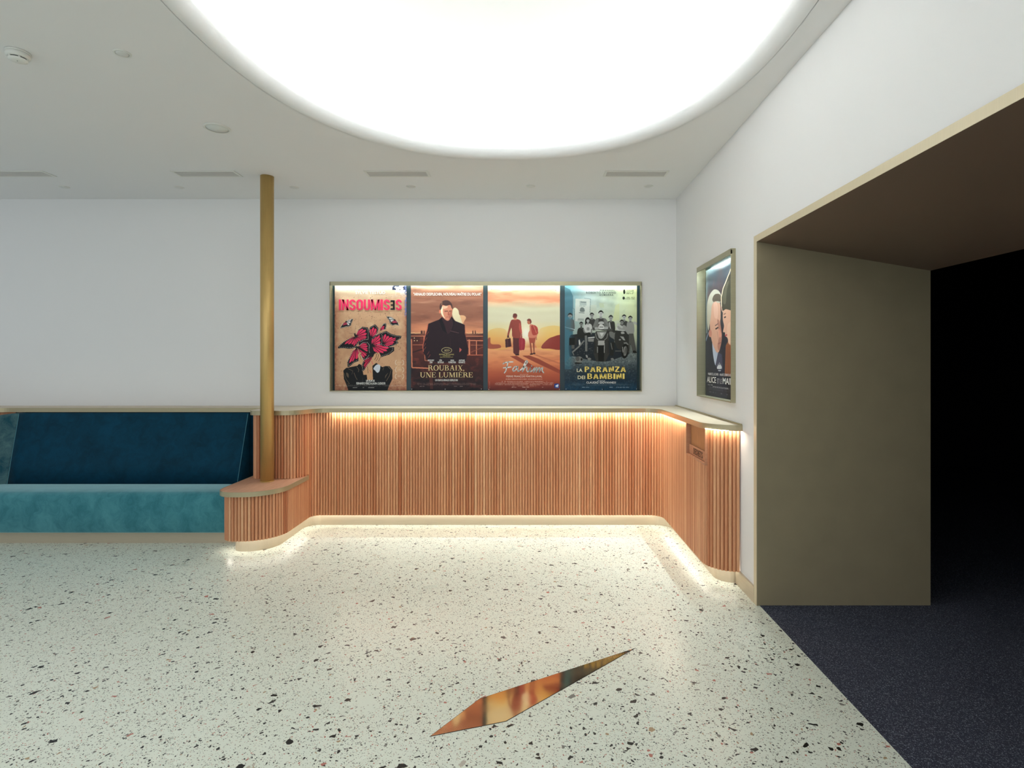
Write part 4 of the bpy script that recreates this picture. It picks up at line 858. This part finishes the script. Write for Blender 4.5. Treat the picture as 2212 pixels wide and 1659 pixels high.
display_case('narrow_display_case', 'narrow metal display case holding one poster on the right wall', (XW - .0325, 4.535, 1.226), (0, -1, 0), .783, 1.062, [(.06, .76)])
for nm_, loc_, rz_, ln_, pw_ in (('case_strip_light', (-.446, YB + .019, 2.2618), 0, 2.92, 9), ('case_strip_light', (XW - .0325 + .019, 4.14, 2.2658), -90, .72, 5)):
    l_ = area(nm_, loc_, (math.radians(-14), 0, math.radians(rz_)), ln_, .010, pw_, (.80, .95, 1.0)); l_.data.spread = math.radians(84)   # the strips' lensed beam, down past the lip of the case
PY = YB + .0655; ZTOP = 2.257
G = 'film posters in the lit cases'
specs = [(-1.923, -1.223, print_butterflies, (140, 160, 1098, 1562), 'beige film poster of red butterflies over two hands, titled INSOUMISES'),
         (-1.180, -.476, print_coat, (1152, 160, 2112, 1562), 'brown film poster of man in dark coat, titled ROUBAIX UNE LUMIÈRE'),
         (-.430, .273, print_travellers, (85, 160, 1042, 1562), 'orange film poster of man and boy walking away towards low sun, white script title'),
         (.320, 1.024, print_riders, (1105, 160, 2065, 1562), 'grey-green film poster of young people on scooters, titled LA PARANZA DEI BAMBINI')]
W_, PK, CR_, YE = (240, 240, 236), (226, 48, 92), (226, 204, 150), (232, 206, 110)
sheets = []
for x0, x1, fn, rect, lab in specs:
    P0, U, V = (x0, PY, ZTOP), (x1 - x0, 0, 0), (0, 0, -1.025)
    sheets.append((poster_sheet('film_poster', fn(), P0, U, V, lab, G), frame_on(P0, U, V, rect)))
o, F = sheets[0]
letter('credit_lettering', 'SYLVIE TESTUD', (418, 236, 815, 278), W_, F, o, .012); polys('title_lettering', serif_word('INSOUMIS', (195, 350, 878, 492), BLK, .07), PK, F, o)
t = polys('title_lettering', [[(1827 - x, y) for x, y in q] for q in serif_word('E', (885, 360, 942, 487), BLK)], (16, 14, 16), F, o); t['label'] = 'black mirrored letter E'
polys('title_lettering', serif_word('S', (954, 350, 1036, 492), BLK), PK, F, o)
letter('credit_lettering', 'UN FILM DE', (558, 1420, 674, 1446), W_, F, o, .02); letter('credit_lettering', 'FERNANDO PEREZ & LAURA CAZADOR', (430, 1453, 818, 1483), W_, F, o, .012)
o, F = sheets[1]
letter('quote_lettering', '"ARNAUD DESPLECHIN, NOUVEAU MAÎTRE DU POLAR"', (1185, 250, 2090, 304), (246, 236, 228), F, o, .02)
OL = (200, 186, 120)
letter('festival_lettering', 'FESTIVAL DE CANNES', (1528, 1074, 1725, 1091), OL, F, o, .01); letter('festival_lettering', 'COMPÉTITION', (1578, 1092, 1676, 1107), OL, F, o); letter('festival_lettering', 'SÉLECTION OFFICIELLE 2019', (1540, 1109, 1712, 1124), OL, F, o)
for a, ra, b, rb in (('ROSCHDY', (1378, 1462), 'ZEM', (1400, 1438)), ('LÉA', (1530, 1567), 'SEYDOUX', (1508, 1590)), ('SARA', (1678, 1728), 'FORESTIER', (1653, 1752)), ('ANTOINE', (1790, 1868), 'REINARTZ', (1788, 1873))):
    letter('cast_lettering', a, (ra[0], 1150 if a != 'LÉA' else 1144, ra[1], 1172), W_, F, o, .012); letter('cast_lettering', b, (rb[0], 1176, rb[1], 1199), W_, F, o, .012)
polys('title_lettering', serif_word('ROUBAIX,', (1380, 1226, 1872, 1297)) + serif_word('UNE LUMIE`RE', (1274, 1320, 1980, 1388)), CR_, F, o)
letter('credit_lettering', 'UN FILM DE ARNAUD DESPLECHIN', (1475, 1412, 1776, 1438), W_, F, o, .01)
o, F = sheets[2]
fah = [[(288, 1208), (310, 1192), (360, 1182), (418, 1182)], [(352, 1186), (340, 1240), (325, 1300), (306, 1328)], [(292, 1262), (340, 1256), (392, 1250)],
       [(480, 1248), (455, 1240), (430, 1258), (415, 1288), (425, 1306), (450, 1296), (475, 1262), (484, 1244), (478, 1285), (488, 1308), (510, 1300)],
       [(510, 1300), (560, 1248), (600, 1205), (614, 1178), (600, 1162), (578, 1190), (560, 1240), (546, 1310), (572, 1262), (594, 1246), (604, 1262), (600, 1296), (614, 1316), (634, 1300)],
       [(634, 1300), (652, 1266), (642, 1302), (656, 1314), (682, 1290)], [(664, 1236), (668, 1236)],
       [(682, 1290), (704, 1262), (694, 1318), (720, 1268), (734, 1256), (736, 1280), (728, 1318), (752, 1268), (770, 1256), (774, 1278), (768, 1314), (790, 1270), (812, 1258), (806, 1300), (826, 1326)]]
polys('title_lettering', strokes(fah, 15), W_, F, o)
letter('credit_lettering', 'UN FILM DE', (512, 1343, 622, 1354), (226, 190, 170), F, o); letter('credit_lettering', 'PIERRE FRANÇOIS MARTIN-LAVAL', (330, 1362, 806, 1392), (238, 220, 206), F, o)
o, F = sheets[3]
DK = (60, 70, 68)
letter('header_lettering', 'PIRANHAS', (1575, 218, 1765, 240), DK, F, o, space=1.3); letter('header_lettering', 'ROBERTO SAVIANO', (1390, 246, 1786, 272), (40, 52, 52), F, o, .01, space=1.2); letter('header_lettering', 'GOMORRA', (1565, 277, 1750, 300), (40, 52, 52), F, o, .01, space=1.3)
letter('title_lettering', 'LA', (1266, 1270, 1340, 1315), (236, 230, 190), F, o, .01); polys('title_lettering', serif_word('PARANZA', (1370, 1243, 1918, 1316), BLK, .14), YE, F, o)
letter('title_lettering', 'DEI', (1278, 1366, 1376, 1410), (236, 230, 190), F, o, .01); polys('title_lettering', serif_word('BAMBINI', (1406, 1336, 1900, 1409), BLK, .14), YE, F, o)
letter('credit_lettering', 'UN FILM DE', (1540, 1428, 1640, 1440), W_, F, o); letter('credit_lettering', 'CLAUDIO GIOVANNESI', (1393, 1443, 1784, 1470), W_, F, o, .01, space=1.1)
# side poster
P0, U, V = (XW + .0335, 4.50, ZTOP), (0, -.69, 0), (0, 0, -1.025)
o = poster_sheet('film_poster', print_faces(), P0, U, V, 'dark film poster of grey-haired man face to face with a woman, on right wall', G); F = frame_on(P0, U, V, (0, 0, 1, 1))
letter('title_lettering', 'ALICE', (.058, .846, .372, .892), W_, F, o, .01); letter('title_lettering', 'ET LE', (.41, .856, .56, .892), (176, 176, 180), F, o); letter('title_lettering', 'MAIRE', (.59, .846, .945, .892), W_, F, o, .01)
letter('cast_lettering', 'FABRICE LUCHINI', (.10, .815, .45, .834), (214, 214, 216), F, o, .01); letter('cast_lettering', 'ANAÏS DEMOUSTIER', (.49, .812, .92, .834), (214, 214, 216), F, o, .01); letter('credit_lettering', 'UN FILM DE NICOLAS PARISER', (.26, .916, .76, .927), (190, 190, 194), F, o)
# hatch sign
FH = lambda x, y: Vector((xh + .0154, 4.22 - x, .876 - y))
polys('sign_lettering', serif_word('DECHETS', (.115, .013, .335, .058), BLK, .14), (22, 14, 10), FH, plate)

# ---------------------------------------------------------------- ceiling fittings
def place_copies(src, spots, labels):
    """copy a thing with its parts"""
    L = [src]
    for (dx, dy), lab in zip(spots[1:], labels[1:]):
        c = src.copy(); C.objects.link(c); c.location = src.location + Vector((dx - spots[0][0], dy - spots[0][1], 0)); c['label'] = lab
        for ch in src.children:
            k = ch.copy(); C.objects.link(k); k.parent = c; k.matrix_parent_inverse = ch.matrix_parent_inverse.copy()
        L.append(c)
    return L
vx = [(-4.31, 4.582), (-2.725, 4.582), (-1.127, 4.582), (.871, 4.582)]
vl = ['white slot air vent in ceiling, furthest left of the four', 'white slot air vent in ceiling just left of the brass column', 'white slot air vent in ceiling just right of the brass column', 'white slot air vent in ceiling nearest the right wall']
x, y = vx[0]; vt = thing('air_vent', vl[0], 'vent', (x, y, HC), 'slot air vents in the ceiling')
bm = bmesh.new(); w2, d2, e = .247, .055, .018
for a in ((x - w2 - e, y - d2 - e, x + w2 + e, y - d2), (x - w2 - e, y + d2, x + w2 + e, y + d2 + e), (x - w2 - e, y - d2, x - w2, y + d2), (x + w2, y - d2, x + w2 + e, y + d2)): box(bm, a[0], a[1], HC - .005, a[2], a[3], HC - .0003)
obj('frame', bm, M['white'], vt)
bm = bmesh.new()
for k in range(7): yy = y - d2 + (k + .5) * 2 * d2 / 7; box(bm, x - w2, yy - .005, HC - .0035, x + w2, yy + .005, HC - .0012)
obj('grille', bm, M['grille'], vt); obj('back_plate', bx(x - w2, y - d2, HC - .001, x + w2, y + d2, HC - .0003), M['grille'], vt)
place_copies(vt, vx, vl)
dx_ = [(-4.22, 4.93), (-3.19, 4.94), (-2.15, 4.94), (-1.09, 4.92), (-.012, 4.905), (1.047, 4.905)]
nm = ['small white ceiling disc by the left end of the disc row', 'small white ceiling disc between the leftmost and second air vents', 'small white ceiling disc just right of the brass column top', 'small white ceiling disc behind the air vent right of the column', 'small white ceiling disc in front of the poster case centre', 'small white ceiling disc nearest the right wall corner']
nm[1] = 'small white ceiling disc behind the air vent left of the column'
def disc(loc, r, lab, grp, name='ceiling_disc'):
    t = thing(name, lab, 'sensor', (loc[0], loc[1], HC), grp)
    obj('rim', lathe([(r * .78, HC - .0035), (r * .9, HC - .0045), (r, HC - .003), (r, HC - .0003)], loc[0], loc[1], 32), M['white'], t, True)
    obj('cap', lathe([(0, HC - .0075), (r * .6, HC - .0065), (r * .72, HC - .004), (r * .74, HC - .0003)], loc[0], loc[1], 32), M['disc'], t, True); return t
place_copies(disc(dx_[0], .041, nm[0], 'small discs along the back of the ceiling'), dx_, nm)
disc((-2.10, 2.80), .040, 'blank white ceiling disc between smoke detector and lit oval recess', 'blank disc')
del bpy.data.objects[[o_.name for o_ in C.objects if o_.get('group') == 'blank disc'][0]]['group']
sp_ = thing('ceiling_speaker', 'round white ceiling speaker with grey mesh near the oval recess', 'speaker', (-2.126, 3.69, HC)); r = .083
obj('rim', lathe([(r * .84, HC - .006), (r * .92, HC - .008), (r, HC - .005), (r, HC - .0003)], -2.126, 3.69, 48), M['white'], sp_, True)
obj('mesh_cover', lathe([(0, HC - .005), (r * .84, HC - .0045), (r * .85, HC - .0003)], -2.126, 3.69, 48), M['speaker'], sp_, True)
sd = thing('smoke_detector', 'round white smoke detector on ceiling at upper left', 'smoke detector', (-2.625, 2.79, HC)); q = (-2.625, 2.79)
obj('base', lathe([(0, HC - .0005), (.052, HC - .0005), (.052, HC - .008), (.047, HC - .009)], *q, 48), M['white'], sd, True)
obj('body', lathe([(.047, HC - .009), (.050, HC - .012), (.050, HC - .024), (.045, HC - .031), (.036, HC - .032)], *q, 48), M['white'], sd, True)
obj('vent_slot', lathe([(.036, HC - .031), (.036, HC - .038)], *q, 48), M['slot'], sd, True)
obj('cover', lathe([(.037, HC - .036), (.041, HC - .038), (.039, HC - .043), (.026, HC - .049), (0, HC - .051)], *q, 48), M['white'], sd, True)
for a in range(0, 360, 60):
    ca, sa = math.cos(math.radians(a + 20)), math.sin(math.radians(a + 20)); obj('rib', bx(q[0] + .0385 * ca - .003, q[1] + .0385 * sa - .003, HC - .040, q[0] + .0385 * ca + .003, q[1] + .0385 * sa + .003, HC - .030), M['white'], sd)
obj('indicator', lathe([(0, HC - .0515), (.002, HC - .051), (.002, HC - .049)], q[0] + .006, q[1] - .01, 12), M['slot'], sd)
